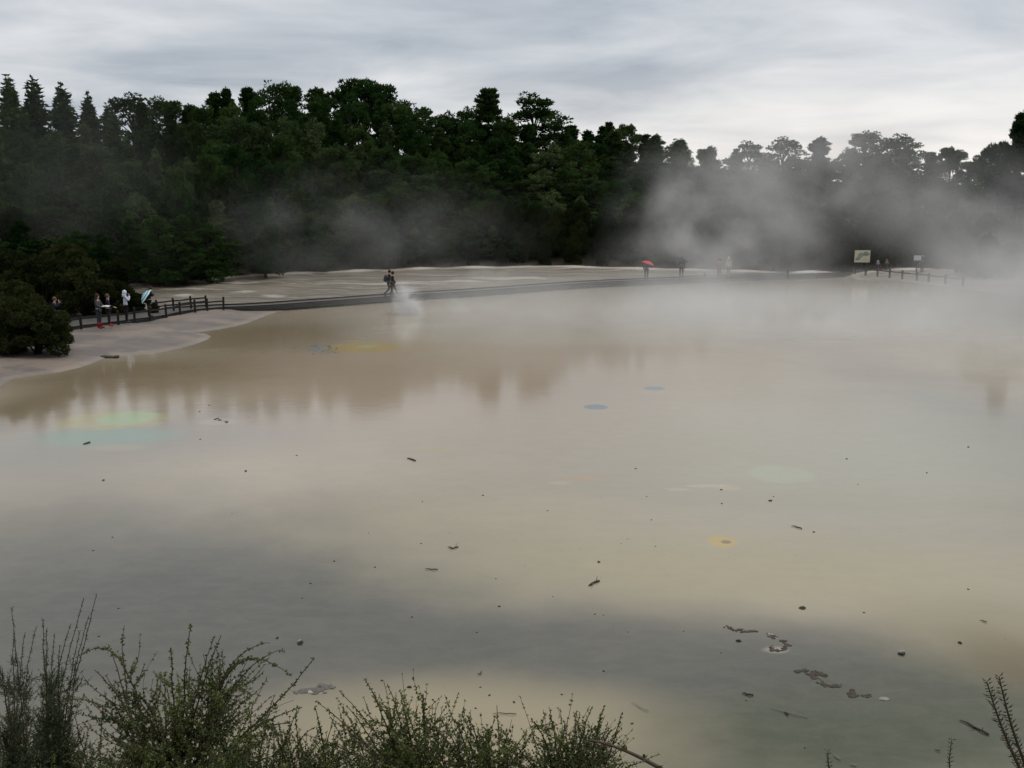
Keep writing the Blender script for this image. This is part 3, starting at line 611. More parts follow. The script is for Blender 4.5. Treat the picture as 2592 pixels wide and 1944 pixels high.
SIT = dict(pel=(0, -.1, .48), sp=(0, -.06, .66), ch=(0, 0, .85), nk=(0, .04, 1.0), jaw=(0, .08, 1.09), hd=(0, .07, 1.16), top=(0, .06, 1.23), shl=(-.165, 0, .95), shr=(.165, 0, .95), ell=(-.22, .18, .76), wrl=(-.1, .3, .98), hal=(-.06, .28, 1.05), elr=(.22, .18, .76), wrr=(.1, .3, .98), har=(.06, .28, 1.05), hil=(-.09, -.08, .46), hir=(.09, -.08, .46), knl=(-.12, .36, .5), knr=(.12, .36, .52), anl=(-.12, .42, .1), anr=(.12, .5, .1), tol=(-.13, .57, .05), tor=(.13, .65, .05))
pz = G(140, 812, DECK); _, j4 = person('person in dark jacket seated at the far left behind the low bush', Vector((pz.x, pz.y, DECK)), R(-80), 1.78, SIT, (0.02, 0.026, 0.045), (0.02, 0.022, 0.025), (0.25, 0.04, 0.03), hair=(0.16, 0.07, 0.05))
camera_prop('camera held up by the seated person at the far left', (j4['hal'] + j4['har'])/2 + Vector((.04, 0, .02)), R(-80))
mb = MB(); mb.lump((0, 0, .2), .24, 9, (.8, .6, .95), 3, .06); root = empty('bag', Vector((pz.x - .42, pz.y - .1, DECK))); tag(root, 'small orange bag behind the seated person at the far left', 'bag'); mb.build('bag_body', cloth((0.5, 0.12, 0.05)), root, True)
mb = MB(); mb.tube([(-.08, 0, .4), (-.04, 0, .47), (.04, 0, .47), (.08, 0, .4)], [.013]*4, 6); mb.build('handle', cloth((0.2, 0.06, 0.03)), root)
mb = MB(); mb.lump((0, 0, -.2 + .2), .001, 1); 
# a low bench slab the seated person sits on
root = empty('bench', Vector((pz.x - .1, pz.y + .0, DECK)), R(10)); tag(root, 'low dark timber bench under the seated person at the far left', 'bench')
mb = MB(); mb.box((0, .05, .36), (.42, 1.1, .06)); mb.build('seat', M['wood2'], root)
for s in (-1, 1): mb = MB(); mb.box((0, .05 + s*.45, .165), (.34, .08, .33)); mb.build('leg', M['wood2'], root)
_, j5 = person('person in dark clothes stooping under a striped teal umbrella beside the bushes', G(378, 802), R(-50), 1.72, dict(elr=(.2, .12, 1.2), wrr=(.12, .2, 1.38), har=(.1, .2, 1.45)), (0.016, 0.016, 0.03), (0.012, 0.012, 0.016), (0.03, 0.03, 0.03), hair=(0.05, 0.03, 0.02), lean=R(14))
tp = atD(362, 747, j5['hd'].y - .15); umbrella('striped teal and white umbrella tilted over the person by the bushes', tp + Vector((-.0, 0, .05)), R(200), R(55), .5, [cloth((0.04, 0.30, 0.40)), cloth((0.62, 0.78, 0.8))], j5['har'], True)
# walkers
STRIDE = dict(knl=(-.09, .16, .50), anl=(-.09, .22, .10), tol=(-.09, .38, .06), knr=(.09, -.02, .48), anr=(.09, -.36, .17), tor=(.10, -.24, .05), ell=(-.23, -.12, 1.15), wrl=(-.24, -.06, .92), hal=(-.24, -.03, .83))
STR2 = dict(knl=(-.09, .18, .50), anl=(-.09, .34, .10), tol=(-.09, .5, .07), knr=(.09, -.03, .49), anr=(.09, -.18, .12), tor=(.10, -.03, .04), elr=(.24, .08, 1.16), wrr=(.26, .26, .96), har=(.26, .31, .88))
_, j6 = person('taller walker in black with a backpack striding right on the boardwalk', G(986, 750.5), EAST, 1.76, STRIDE, (0.016, 0.015, 0.02), (0.022, 0.022, 0.022), (0.02, 0.02, 0.02), hair=(0.025, 0.02, 0.018), lean=R(3))
backpack('dark blue-grey backpack worn by the taller walker on the boardwalk', j6, EAST, (0.03, 0.042, 0.055))
_, j7 = person('shorter walker in a dark green jacket just ahead of the backpacker', G(994.5, 748.8), EAST, 1.62, STR2, (0.014, 0.022, 0.02), (0.05, 0.032, 0.035), (0.03, 0.025, 0.02), hair=(0.02, 0.022, 0.02), lean=R(2), coat=.05)
# far walkers
_, j8 = person('person in dark clothes under the red umbrella on the far boardwalk', G(1636, 709), R(-10), 1.68, HOLD, (0.02, 0.02, 0.025), (0.03, 0.03, 0.035))
umbrella('red umbrella held by a person on the far boardwalk', atD(1642, 660.5, j8['hd'].y - .05), R(0), R(17), .55, [cloth((0.55, 0.07, 0.08))], j8['har'])
_, j9 = person('person in grey under the dark umbrella on the far boardwalk', G(1724, 707.5), R(170), 1.78, HOLD, (0.06, 0.06, 0.07), (0.045, 0.045, 0.055))
umbrella('dark grey umbrella held by a person in the steam', atD(1727, 653.5, j9['hd'].y - .1), R(0), R(15), .56, [cloth((0.03, 0.03, 0.035))], j9['har'])
person('person in dull red coat faintly seen through the steam', G(1820, 704), R(150), 1.55, None, (0.30, 0.08, 0.07), (0.10, 0.06, 0.06), coat=.2)
person('person in pale hooded coat faintly seen through the steam', G(1843, 703.5), R(190), 1.68, None, (0.55, 0.56, 0.52), (0.25, 0.25, 0.27), hood=(0.6, 0.6, 0.55), coat=.2)
p = at(2330, 688.5, 0.3); z = gz(p.x, p.y); person('person in dark blue-grey standing in front of the small white notice board', (p.x, p.y - .3, z), R(20), 1.72, None, (0.028, 0.038, 0.06), (0.03, 0.035, 0.04), hair=(0.03, 0.03, 0.03))
for px, hc, jc, lb in ((2220, (0.34, 0.37, 0.35), (0.03, 0.03, 0.045), 'person with a white hat seated between the two far signs'), (2242, (0.2, 0.11, 0.05), (0.03, 0.028, 0.03), 'person with orange-brown headwear seated between the two far signs')):
    p = at(px, 686, 0.3); z = gz(p.x, p.y); s2 = {k: (v[0], v[1], v[2] - .4 if k[:2] not in ('an', 'to', 'kn') or k == 'top' else v[2]) for k, v in SIT.items()}
    person(lb, (p.x, p.y, z), PI, 1.7, s2, jc, (0.02, 0.02, 0.025), hood=hc)

# ---------------------------------------------------------------- trees
def tris_mesh(name, V, mat):
    n = len(V)//3; me = bpy.data.meshes.new(name); me.vertices.add(n*3); me.vertices.foreach_set('co', V.astype(np.float32).ravel())
    me.loops.add(n*3); me.loops.foreach_set('vertex_index', np.arange(n*3, dtype=np.int32)); me.polygons.add(n)
    me.polygons.foreach_set('loop_start', np.arange(0, n*3, 3, dtype=np.int32)); me.polygons.foreach_set('loop_total', np.full(n, 3, np.int32)); me.update(calc_edges=True)
    me.materials.append(mat); return me
def tufts(rs, clumps, per, size, up=0.35):
    """clumps: (x,y,z,rx,rz). small needle-tuft triangles pointing outward and a little up"""
    C = np.array([c[:3] for c in clumps]); RR = np.array([(c[3], c[3], c[4]) for c in clumps]); vol = RR[:, 0]**2
    cnt = np.maximum(6, (per*len(clumps)*vol/vol.sum()).astype(int)); id_ = np.repeat(np.arange(len(clumps)), cnt); n = len(id_)
    d = rs.normal(size=(n, 3)); d /= np.linalg.norm(d, axis=1)[:, None]; r = rs.uniform(0.45, 1.08, n)**0.6
    p = C[id_] + d*RR[id_]*r[:, None]
    out = d*0.7 + rs.normal(size=(n, 3))*0.45; out[:, 2] += up; out /= np.linalg.norm(out, axis=1)[:, None]
    sd_ = np.cross(out, rs.normal(size=(n, 3))); sd_ /= np.linalg.norm(sd_, axis=1)[:, None] + 1e-9
    s = size*rs.uniform(0.6, 1.4, n)[:, None]; V = np.empty((n, 3, 3)); V[:, 0] = p - sd_*s*0.36; V[:, 1] = p + sd_*s*0.36; V[:, 2] = p + out*s; return V.reshape(-1, 3)
def tree_proto(kind, seed, mat):
    """unit: 10 m tall, base at origin"""
    r = random.Random(seed); rs = np.random.RandomState(seed); cl = []; tb = MB(); H = 10.0
    if kind == 'spire':
        tb.tube([(0, 0, 0), (.05, 0, 5), (0, .03, 9.8)], [.17, .1, .02], 6); z = 0.8
        while z < 9.7:
            k = (z/H); R0 = 1.9*(1 - k)**1.0*(1 + .22*math.sin(z*2.9 + seed)) + 0.03; nb = r.randint(4, 6) if z < 8.5 else 3
            a0 = r.random()*6
            for b in range(nb):
                a = a0 + b*2*PI/nb + r.uniform(-.3, .3); L = R0*r.uniform(.7, 1.15); up = .12 if k < .6 else .5
                for q in (0.35, 0.7, 1.0):
                    if L*q < .1: continue
                    cl.append((math.cos(a)*L*q, math.sin(a)*L*q, z + L*q*up - .2*q*q*L, .05 + .30*L*(1.15 - q), .05 + .16*L*(1.1 - q)))
                if L > .4: tb.tube([(0, 0, z), (math.cos(a)*L*.9, math.sin(a)*L*.9, z + L*up*.7)], [.03, .01], 4)
            z += 0.30 + .2*(1 - k)
        cl.append((0, 0, 9.7, .05, .3)); V = tufts(rs, cl, 46, 0.26, .3)
    elif kind in ('round', 'lumpy'):
        tb.tube([(0, 0, 0), (.15, 0, 4), (0, .1, 8)], [.24, .15, .04], 6); W = 2.8 if kind == 'round' else 2.4
        n = 120
        for i in range(n):
            a = r.random()*2*PI; zz = r.uniform(0.12, 1.0); prof = math.sin(PI*min(1, (1.03 - zz)*1.15 + .02)**.75)**.6 if zz > .3 else .75 + zz*.6
            prof *= 1 - .55*zz**5; rr = W*prof*r.uniform(.3, 1.0); rad = r.uniform(.3, .85)*(1.0 - .4*zz)
            cl.append((math.cos(a)*rr, math.sin(a)*rr, zz*H*.94 + r.uniform(-.2, .2) - rad*.3, rad, rad*.72))
            if i % 3 == 0: tb.tube([(0, 0, zz*H*.7), (math.cos(a)*rr*.8, math.sin(a)*rr*.8, zz*H*.9)], [.06, .02], 4)
        for i in range(7 if kind == 'lumpy' else 4): a = r.random()*6.3; q = r.uniform(0, .9); cl.append((math.cos(a)*q, math.sin(a)*q, H*r.uniform(.9, .98), .28, .42))
        V = tufts(rs, cl, 105, 0.2, .5)
    elif kind == 'pine':
        tb.tube([(0, 0, 0), (.12, 0, 4), (-.1, .1, 7.5), (0, 0, 9.6)], [.2, .14, .08, .03], 6); z = 1.4
        while z < 9.6:
            k = z/H; R0 = (2.8*(1 - k)**.95 + .04)*(0.85 + .3*math.sin(z*2.1 + seed)); nb = r.randint(3, 5); a0 = r.random()*6
            for b in range(nb):
                a = a0 + b*2*PI/nb + r.uniform(-.4, .4); L = R0*r.uniform(.55, 1.15); rise = r.uniform(.1, .5)
                tb.tube([(0, 0, z), (math.cos(a)*L*.5, math.sin(a)*L*.5, z + L*rise*.3), (math.cos(a)*L, math.sin(a)*L, z + L*rise)], [.05, .035, .012], 4)
                for q in (.55, .8, 1.0): cl.append((math.cos(a)*L*q + r.uniform(-.1, .1), math.sin(a)*L*q + r.uniform(-.1, .1), z + L*q*rise + r.uniform(0, .15), .11 + .2*L*(1.2 - q), .13 + .12*L*(1.2 - q)))
            z += r.uniform(.36, .56)
        cl.append((0, 0, 9.55, .12, .4)); V = tufts(rs, cl, 74, 0.22, .6)
    elif kind == 'umbrella':
        tb.tube([(0, 0, 0), (.1, 0, 4), (.25, .1, 6.5), (.1, 0, 8.6)], [.26, .2, .14, .05], 6)
        for i in range(46):
            a = i*2.4 + r.uniform(-.3, .3); L = 3.1*math.sqrt((i % 26 + .8)/26)*r.uniform(.75, 1.1); zt = 9.5 - 1.6*(L/3.1)**2 + r.uniform(-.45, .35) - (0 if i < 26 else r.uniform(.9, 2.8))
            if i >= 26: L *= .85
            tb.tube([(.2, 0, 5.6 + .06*i), (math.cos(a)*L*.5, math.sin(a)*L*.5, zt - .9), (math.cos(a)*L, math.sin(a)*L, zt - .15)], [.07, .05, .015], 4)
            for q in range(4): cl.append((math.cos(a)*L + r.uniform(-.5, .5), math.sin(a)*L + r.uniform(-.5, .5), zt + r.uniform(-.15, .28), r.uniform(.3, .6), r.uniform(.22, .4)))
        V = tufts(rs, cl, 80, 0.2, .6)
    elif kind == 'sparse':
        tb.tube([(0, 0, 0), (0, .05, 5), (0, 0, 9.8)], [.16, .1, .025], 6); z = 3.0
        while z < 9.6:
            k = z/H; R0 = 2.1*(1 - k)**.6 + .15; nb = 4; a0 = r.random()*6
            for b in range(nb):
                a = a0 + b*PI/2 + r.uniform(-.3, .3); L = R0*r.uniform(.75, 1.1); dr = -.12 if k < .7 else .3
                tb.tube([(0, 0, z), (math.cos(a)*L, math.sin(a)*L, z + L*dr)], [.045, .012], 4)
                for q in (.3, .5, .7, .9, 1.05): cl.append((math.cos(a)*L*q, math.sin(a)*L*q, z + L*q*dr + .06, .2, .13))
            z += .5
        cl.append((0, 0, 9.7, .15, .3)); V = tufts(rs, cl, 44, 0.24, .5)
    elif kind == 'shrub':
        for i in range(38):
            a = r.random()*2*PI; zz = r.random(); rr = 4.2*math.sqrt(1 - (max(0, zz - .25)/.8)**2)*r.uniform(.3, 1); rad = r.uniform(.9, 1.7)
            cl.append((math.cos(a)*rr, math.sin(a)*rr, 1.0 + zz*7.4, rad, rad*.8))
            if i % 3 == 0: tb.tube([(r.uniform(-.4, .4), r.uniform(-.4, .4), 0), (math.cos(a)*rr*.6, math.sin(a)*rr*.6, 3 + zz*3), (math.cos(a)*rr, math.sin(a)*rr, 1.4 + zz*7.2)], [.16, .1, .03], 4)
        for i in range(14): a = r.random()*6.3; q = r.uniform(0, 3.4); cl.append((math.cos(a)*q, math.sin(a)*q, r.uniform(7.8, 9.6) - q*.55, .45, .8))
        V = tufts(rs, cl, 420, 0.36, .6)
    crown = tris_mesh('crown', V, mat); trunk = tb.mesh('trunk', [M['bark']], True); return crown, trunk
PROTO = {}
for kind, seeds, mat in (('spire', (1, 2), 'pine'), ('round', (3, 4, 5), 'pine'), ('lumpy', (6, 7), 'pine'), ('pine', (8, 9, 10), 'pine'), ('umbrella', (11, 12), 'pine'), ('sparse', (13, 14), 'pine'), ('shrub', (15, 16, 17), 'shrub')):
    PROTO[kind] = [tree_proto(kind, s, M[mat]) for s in seeds]
PALE = {k: [tuple([c.copy(), t]) for c, t in PROTO[k][:2]] for k in ('round', 'pine', 'lumpy')}
for k in PALE:
    for c, t in PALE[k]: c.materials.clear(); c.materials.append(M['pale'])
NAMES = dict(spire='spruce_tree', round='pine_tree', lumpy='pine_tree', pine='pine_tree', umbrella='pine_tree', sparse='fir_tree', shrub='shrub')
rt = random.Random(5)
def tree(kind, x, y, h, wf, label, group=None, pale=False, base=None, idx=None):
    src = PALE if (pale and kind in PALE) else PROTO; lst = src[kind]; c, t = lst[rt.randrange(len(lst)) if idx is None else idx % len(lst)]
    z = gz(x, y) if base is None else base
    r = empty(NAMES[kind], (x, y, z - .05), rt.random()*6.28); tag(r, label, 'shrub' if kind == 'shrub' else 'tree', group); s = h/10.0; r.scale = (s*wf, s*wf, s)
    o = mesh_obj('crown', c, None, r); q = mesh_obj('trunk', t, None, r); return r
def tree_px(kind, px, ptop, D, wpx, label, group=None, pale=False, idx=None):
    P = atD(px, ptop, D); g = gz(P.x, P.y); h = max(1.5, P.z - g); base_w = dict(spire=3.3, round=5.6, lumpy=5.0, pine=4.6, umbrella=6.6, sparse=4.0, shrub=9.6)[kind]
    wm = wpx*D/F; wf = wm/(base_w*h/10.0); wf = min(max(wf, .45), 1.9)
    return tree(kind, P.x, P.y, h, wf, label, group, pale, g, idx)
HERO = [
 ('spire', 18, 190, 108, 120, 'tall narrow spruce with a thin spire, first from the left edge'),
 ('spire', 80, 192, 112, 120, 'tall spruce with a thin spire, second from the left edge'),
 ('spire', 152, 206, 116, 120, 'broad spruce with a knobbly tip, third from the left edge'),
 ('spire', 220, 230, 112, 95, 'narrow spruce standing just left of the notch in the left skyline'),
 ('spire', 268, 262, 118, 60, 'small thin spruce tip in the notch of the left skyline'),
 ('round', 335, 238, 118, 150, 'rounded pine crown rising first to the right of the left spruces'),
 ('lumpy', 418, 250, 118, 130, 'rounded dark pine crown right beside the first round crown'),
 ('pine', 478, 264, 120, 90, 'low knobbly pine top between the round crowns and the spiky trio'),
 ('pine', 545, 232, 122, 80, 'spiky pine top, left one of the two with sky between their branches'),
 ('pine', 572, 222, 120, 70, 'spiky pine top with a forked tip left of the tall broad crowns'),
 ('pine', 626, 218, 121, 80, 'spiky pine top just left of the tall broad crown'),
 ('lumpy', 690, 208, 122, 120, 'tall broad pine crown at the left hump of the skyline'),
 ('lumpy', 735, 212, 124, 90, 'tall pine crown leaning on the broad crown at the skyline hump'),
 ('pine', 802, 221, 122, 110, 'pointed pine crown just left of the flat-topped pine'),
 ('umbrella', 915, 208, 122, 175, 'flat-topped spreading pine standing highest above the walkers'),
 ('umbrella', 1000, 268, 120, 110, 'low flat pine limb right of the flat-topped pine'),
 ('lumpy', 1062, 267, 118, 110, 'rounded pine crown midway between the flat-topped pine and the see-through fir'),
 ('round', 1135, 278, 120, 90, 'low rounded pine crown left of the see-through fir'),
 ('round', 1180, 272, 119, 90, 'rounded pine crown touching the left side of the see-through fir'),
 ('sparse', 1236, 226, 122, 95, 'see-through conical fir standing above the middle of the skyline'),
 ('round', 1352, 240, 124, 165, 'big dark dome-shaped pine crown right of the see-through fir'),
 ('pine', 1290, 300, 118, 60, 'small pine top in the gap between the fir and the dome-shaped pine'),
 ('sparse', 1445, 320, 130, 60, 'small pine top first down the slope right of the dome-shaped pine'),
 ('pine', 1487, 330, 130, 60, 'small hazy pine top second down the slope from the dome-shaped pine'),
 ('sparse', 1541, 312, 134, 50, 'thin pointed fir tip on the falling skyline'),
 ('pine', 1525, 322, 130, 60, 'pine top touching the thin pointed fir on the falling skyline'),
 ('umbrella', 1582, 323, 130, 90, 'small flat-topped pine on the falling skyline'),
 ('pine', 1660, 341, 134, 70, 'tufted pine top above the red umbrella'),
 ('pine', 1722, 353, 138, 80, 'pointed pine top above the dark umbrella'),
 ('lumpy', 1790, 374, 150, 80, 'low pine crown where the left forest meets the steam'),
 ('round', 1898, 361, 200, 105, 'hazy rounded pine first on the right skyline behind the steam'),
 ('round', 1984, 348, 200, 100, 'hazy domed pine second on the right skyline behind the steam'),
 ('spire', 1970, 392, 150, 45, 'dark narrow conifer column standing in front of the hazy domed pine'),
 ('pine', 2078, 348, 205, 115, 'hazy flat-topped pine third on the right skyline behind the steam'),
 ('lumpy', 2192, 335, 190, 120, 'tall broad pine crown above the map sign'),
 ('round', 2282, 342, 195, 135, 'wide flat-topped pine between the map sign and the right edge'),
 ('sparse', 2358, 388, 200, 50, 'small thin hazy fir right of the wide flat-topped pine'),
 ('umbrella', 2410, 378, 180, 80, 'slender dark pine with a flat tufted top near the right edge'),
 ('umbrella', 2470, 408, 190, 70, 'hazy small flat-topped pine just left of the dark pine at the right edge'),
]
for k, px, py, D, w, lb in HERO: tree_px(k, px, py - 4, D, w*(1.25 if k in ('spire', 'sparse') else 2.1 if k == 'pine' else 1.5 if k in ('lumpy', 'round') else 1.1), lb, 'pines along the skyline')
tree_px('pine', 2592, 276, 100, 210, 'big near-black pine cut off by the right edge of the photo', 'pines along the skyline')
tree_px('umbrella', 2535, 365, 98, 120, 'dark lower pine crown leaning out from the big pine at the right edge', 'pines along the skyline')
sk = [(-80, 300), (0, 290), (240, 330), (300, 285), (420, 272), (520, 272), (640, 255), (900, 268), (1000, 280), (1180, 288), (1300, 315), (1400, 300), (1440, 335), (1560, 342), (1700, 362), (1800, 380), (1900, 382), (2050, 380), (2180, 368), (2300, 372), (2380, 405), (2480, 418), (2560, 430), (2700, 420)]
SX = [a for a, b in sk]; SY = [b for a, b in sk]
def skyline(px): return float(np.interp(px, SX, SY))
def label_zone(px, i):
    z = 'left' if px < 600 else ('middle' if px < 1250 else ('right-centre' if px < 1800 else 'hazy right'))
    d = ('just below the skyline', 'high on the slope', 'halfway up the slope', 'low on the slope', 'near the forest foot', 'at the forest foot')[i]
    return 'dark green pine %s, %s of the forest' % (d, z)
for i, (Dl, off) in enumerate(((124, -14), (117, 34), (111, 95), (106, 155), (101.5, 215), (98, 270))):
    px = -90 + i*13
    while px < 1800:
        fy = float(np.interp(atD(px, 700, Dl).x, FX, FY)); D = max(fy + 3 + (Dl - 98)*1.0, 60) if px > 650 else fy + 6.5 + (Dl - 98)*1.0
        top = skyline(px) + off + rt.uniform(-18, 28); kd = rt.choice(['round', 'lumpy', 'pine', 'pine', 'round'] + (['spire'] if px < 330 else []))
        tree_px(kd, px, top, D + rt.uniform(-2, 2), rt.uniform(100, 160), label_zone(px, i), 'pines massed on the wooded slope', pale=rt.random() < (.28 if i > 0 else .1))
        px += rt.uniform(58, 78) + (6 if i == 0 else 0)
for i, (Dl, off) in enumerate(((215, 0), (180, 22), (150, 52), (128, 88), (112, 128), (101, 170))):
    px = 1800 + i*9
    while px < 2680:
        top = skyline(px) + off + rt.uniform(-12, 22); kd = rt.choice(['round', 'lumpy', 'pine', 'pine'])
        tree_px(kd, px, top, Dl + rt.uniform(-4, 4), rt.uniform(70, 120), label_zone(px, i), 'pines massed on the wooded slope', pale=rt.random() < .3)
        px += rt.uniform(58, 80)
# undergrowth shrubs along the foot of the forest
n_sh = 0
for row, (dd, hh) in enumerate(((1.2, 2.3), (3.2, 3.4), (5.6, 4.6))):
    px = -60 + row*20
    while px < 2660:
        P = atD(px, 690, 80); ratio = P.x/P.y; fy = 80.0
        for _ in range(6): fy = float(np.interp(ratio*fy, FX, FY))
        y = fy + dd + rt.uniform(-.4, .6); x = ratio*y
        if 2190 < px < 2360 and row == 0: px += 40; continue
        h = hh*rt.uniform(.75, 1.2); z_ = 'left' if px < 700 else ('middle' if px < 1500 else 'right')
        tree('shrub', x, y, h, rt.uniform(.62, .85), 'brownish scrub bush, %s row along the forest edge, %s part' % (('front', 'second', 'third')[row], z_), 'scrub along the edge of the forest')
        px += rt.uniform(48, 72)
# bushes at the left shore and behind the viewing deck
for px, pb, pt, w, lb in ((95, 893, 760, 190, 'low reddish-green bush nearest the camera on the left shore, its right end by the rail'), (20, 896, 740, 150, 'low olive bush at the left edge of the photo on the near shore'),
        (140, 866, 800, 90, 'small bush tucked against the end of the left deck'), (50, 850, 705, 170, 'taller dark bush at the left edge just behind the low shore bush'),
        (215, 800, 672, 150, 'dark dense bush right behind the person in grey'), (290, 797, 705, 110, 'dark bush behind the person in the pale raincoat'), (345, 792, 738, 66, 'thin greyish bush next to the striped umbrella'), (392, 795, 762, 30, 'small brown shrub at the back fence end'),
        (110, 795, 640, 190, 'large dark bush behind the seated person at the far left'), (20, 790, 620, 190, 'large brownish bush at the left edge above the seated person'), (180, 770, 610, 180, 'big brown-green bush behind the left viewing deck'), (300, 755, 650, 110, 'scrub bush left of the bare terrace')):
    p = at(px, pb, .25); q = atD(px, pt, p.y); z = gz(p.x, p.y); h = q.z - z; tree('shrub', p.x, p.y, h, (w*p.y/F)/(9.6*h/10), lb, 'bushes on the left shore', base=z)

# ---------------------------------------------------------------- stones, sticks and crust lying in the shallows
rp = random.Random(3)
PEB = [(529, 1026, 5), (505, 1042, 5), (507, 1112, 5), (622, 1193, 10), (262, 1216, 9), (751, 1153, 5), (1609, 1186, 6), (2143, 1162, 6), (2451, 1132, 6), (2346, 1197, 6), (2172, 1226, 4), (1637, 1257, 4), (1950, 1268, 10), (1958, 1257, 4), (1827, 1275, 6), (1826, 1240, 7), (1649, 1316, 5), (2060, 1347, 7), (1589, 1365, 3), (1572, 1376, 4), (1659, 1383, 4), (1516, 1423, 10), (2451, 1492, 6),
       (1222, 1254, 6), (1069, 1270, 5), (1386, 1293, 5), (1066, 1376, 5), (846, 1421, 6), (949, 1436, 6), (786, 1477, 6), (1255, 1465, 5), (1264, 1535, 8), (1043, 1562, 6), (1506, 1555, 5), (1527, 1557, 5), (765, 1514, 5), (702, 1615, 10), (2031, 1540, 16), (1870, 1623, 14), (2430, 1628, 12), (1207, 1601, 5), (1528, 1699, 7), (1600, 1832, 8), (1037, 1740, 13), (1096, 1772, 8), (1239, 1760, 8), (1301, 1778, 9), (1204, 1793, 7), (1422, 1758, 7), (967, 1723, 8), (1216, 1740, 6), (1889, 1773, 5), (2187, 1551, 6), (1825, 1653, 5), (933, 1350, 4), (236, 1394, 5), (285, 1360, 5), (300, 1540, 5), (587, 1300, 3), (1470, 1390, 3), (250, 1611, 6), (2037, 1893, 5), (1400, 1510, 4), (1590, 1600, 4), (1730, 1598, 4)]
STONE_ME = []
for s in range(5): mb = MB(); mb.lump((0, 0, 0), 1.0, 40 + s, (1.2, .85, .6), 2, .3); STONE_ME.append(mb.mesh('stone', [M['pebble']], False))
LBIG = {622: 'small dark stone right of the green spring in the shallows', 262: 'small dark stone below the teal spring', 1950: 'black stone below the pale green hump, largest of its pair', 1516: 'dark lumpy stone left below the yellow ring spring', 2031: 'largest dark lumpy stone, above the crust trails at lower right', 1870: 'dark stone just under the upper crust trail', 2430: 'dark round stone alone near the lower right edge', 1037: 'grey stone just above the middle foreground bush', 1264: 'black square stone in the grey middle shallows', 702: 'brown stone left of the pale-rimmed stone above the left bush'}
for i, (px, py, w) in enumerate(PEB):
    p = at(px, py); r = w*0.38*(p - cam_o.location).length/F
    o = mesh_obj('stone', STONE_ME[i % 5], None, None, (p.x, p.y, r*.15)); o.scale = (r, r*rp.uniform(.8, 1.2), r); o.rotation_euler = (0, 0, rp.random()*6)
    z_ = ('left' if px < 900 else ('middle' if px < 1700 else 'right')); y_ = ('far' if py < 1300 else ('central' if py < 1560 else 'near'))
    tag(o, LBIG.get(px, 'tiny dark pebble in the %s shallows, %s side' % (y_, z_)), 'stone', 'dark stones scattered in the shallow lake')
p = at(762, 1628); mb = MB(); mb.lump((0, 0, 0), .05, 77, (1, 1.2, .7), 2, .3); mb.lump((-.03, .03, .015), .035, 78, (1, 1.3, .6), 2, .2, 1); o = mb.build('stone', [M['pebble'], M['palestone']]); o.location = (p.x, p.y, .01); tag(o, 'stone with a pale rim above the left foreground bush', 'stone')
p = at(2282, 1656); mb = MB(); mb.lump((0, 0, 0), .05, 79, (1.2, 1.0, .6), 2, .3); mb.lump((.01, .03, .02), .045, 80, (1.2, 1.0, .5), 2, .2, 1); o = mb.build('stone', [M['pebble'], M['palestone']]); o.location = (p.x, p.y, .01); tag(o, 'white-topped stone between the crust trails and the right edge', 'stone')
p = at(2237, 1769); mb = MB(); mb.lump((0, 0, 0), .05, 83, (1.4, 1.2, .3), 2, .2); o = mb.build('stone', M['palestone']); o.location = (p.x, p.y, .0); tag(o, 'flat pale stone at the end of the lower crust trail', 'stone')
STK = [((2429, 1822), (2470, 1842), (2503, 1859), .022, 'deadtwig', 'thick forked dark stick lying near the lower right corner'), ((1878, 1754), (1890, 1757), (1907, 1759), .02, 'deadtwig', 'short dark stick below the upper crust trail'), ((1076, 1440), (1092, 1441), (1108, 1441), .016, 'deadtwig', 'short straight dark stick in the middle of the lake'),
       ((1490, 1482), (1502, 1475), (1517, 1470), .03, 'deadtwig', 'dark ragged stick right of the lake centre'), ((1133, 1384), (1146, 1388), (1160, 1384), .02, 'deadtwig', 'small dark forked twig in the centre of the lake'), ((210, 1124), (219, 1122), (228, 1119), .035, 'deadtwig', 'dark stick below the teal spring at left'),
       ((2003, 1331), (2018, 1334), (2030, 1338), .02, 'deadtwig', 'small dark stick right of the yellow ring spring'), ((2480, 1570), (2490, 1572), (2498, 1575), .014, 'deadtwig', 'small brown stick near the right edge'), ((1247, 1806), (1280, 1806), (1307, 1807), .009, 'deadtwig', 'thin straight grey stick above the middle foreground bush'),
       ((1338, 1843), (1370, 1838), (1396, 1831), .011, 'deadtwig', 'bent grey stick left of the rightmost foreground bush'), ((1208, 1706), (1215, 1707), (1219, 1699), .012, 'deadtwig', 'tiny upturned twig in the near shallows'), ((1950, 1792), (1990, 1802), (2045, 1815), .008, 'palestick', 'long pale bleached twig near the bottom right'), ((1985, 1803), (1991, 1806), (1996, 1809), .018, 'deadtwig', 'short dark stub beside the long pale twig'),
       ((2108, 1911), (2118, 1916), (2128, 1922), .01, 'palestick', 'short pale twig near the bottom edge'), ((1598, 1778), (1620, 1790), (1642, 1800), .008, 'palestick', 'pale twig right of the rightmost foreground bush'), ((2150, 1936), (2160, 1936), (2168, 1937), .012, 'palestick', 'pale chip at the bottom edge'), ((1030, 1160), (1038, 1161), (1052, 1166), .03, 'deadtwig', 'small dark stick left of the lake centre, far out'), ((2366, 1898), (2372, 1899), (2380, 1900), .01, 'deadtwig', 'tiny dark stick by the small right sprig'),
       ((1250, 1905), (1265, 1903), (1280, 1900), .012, 'deadtwig', 'grey stick half hidden behind the middle foreground bush')]
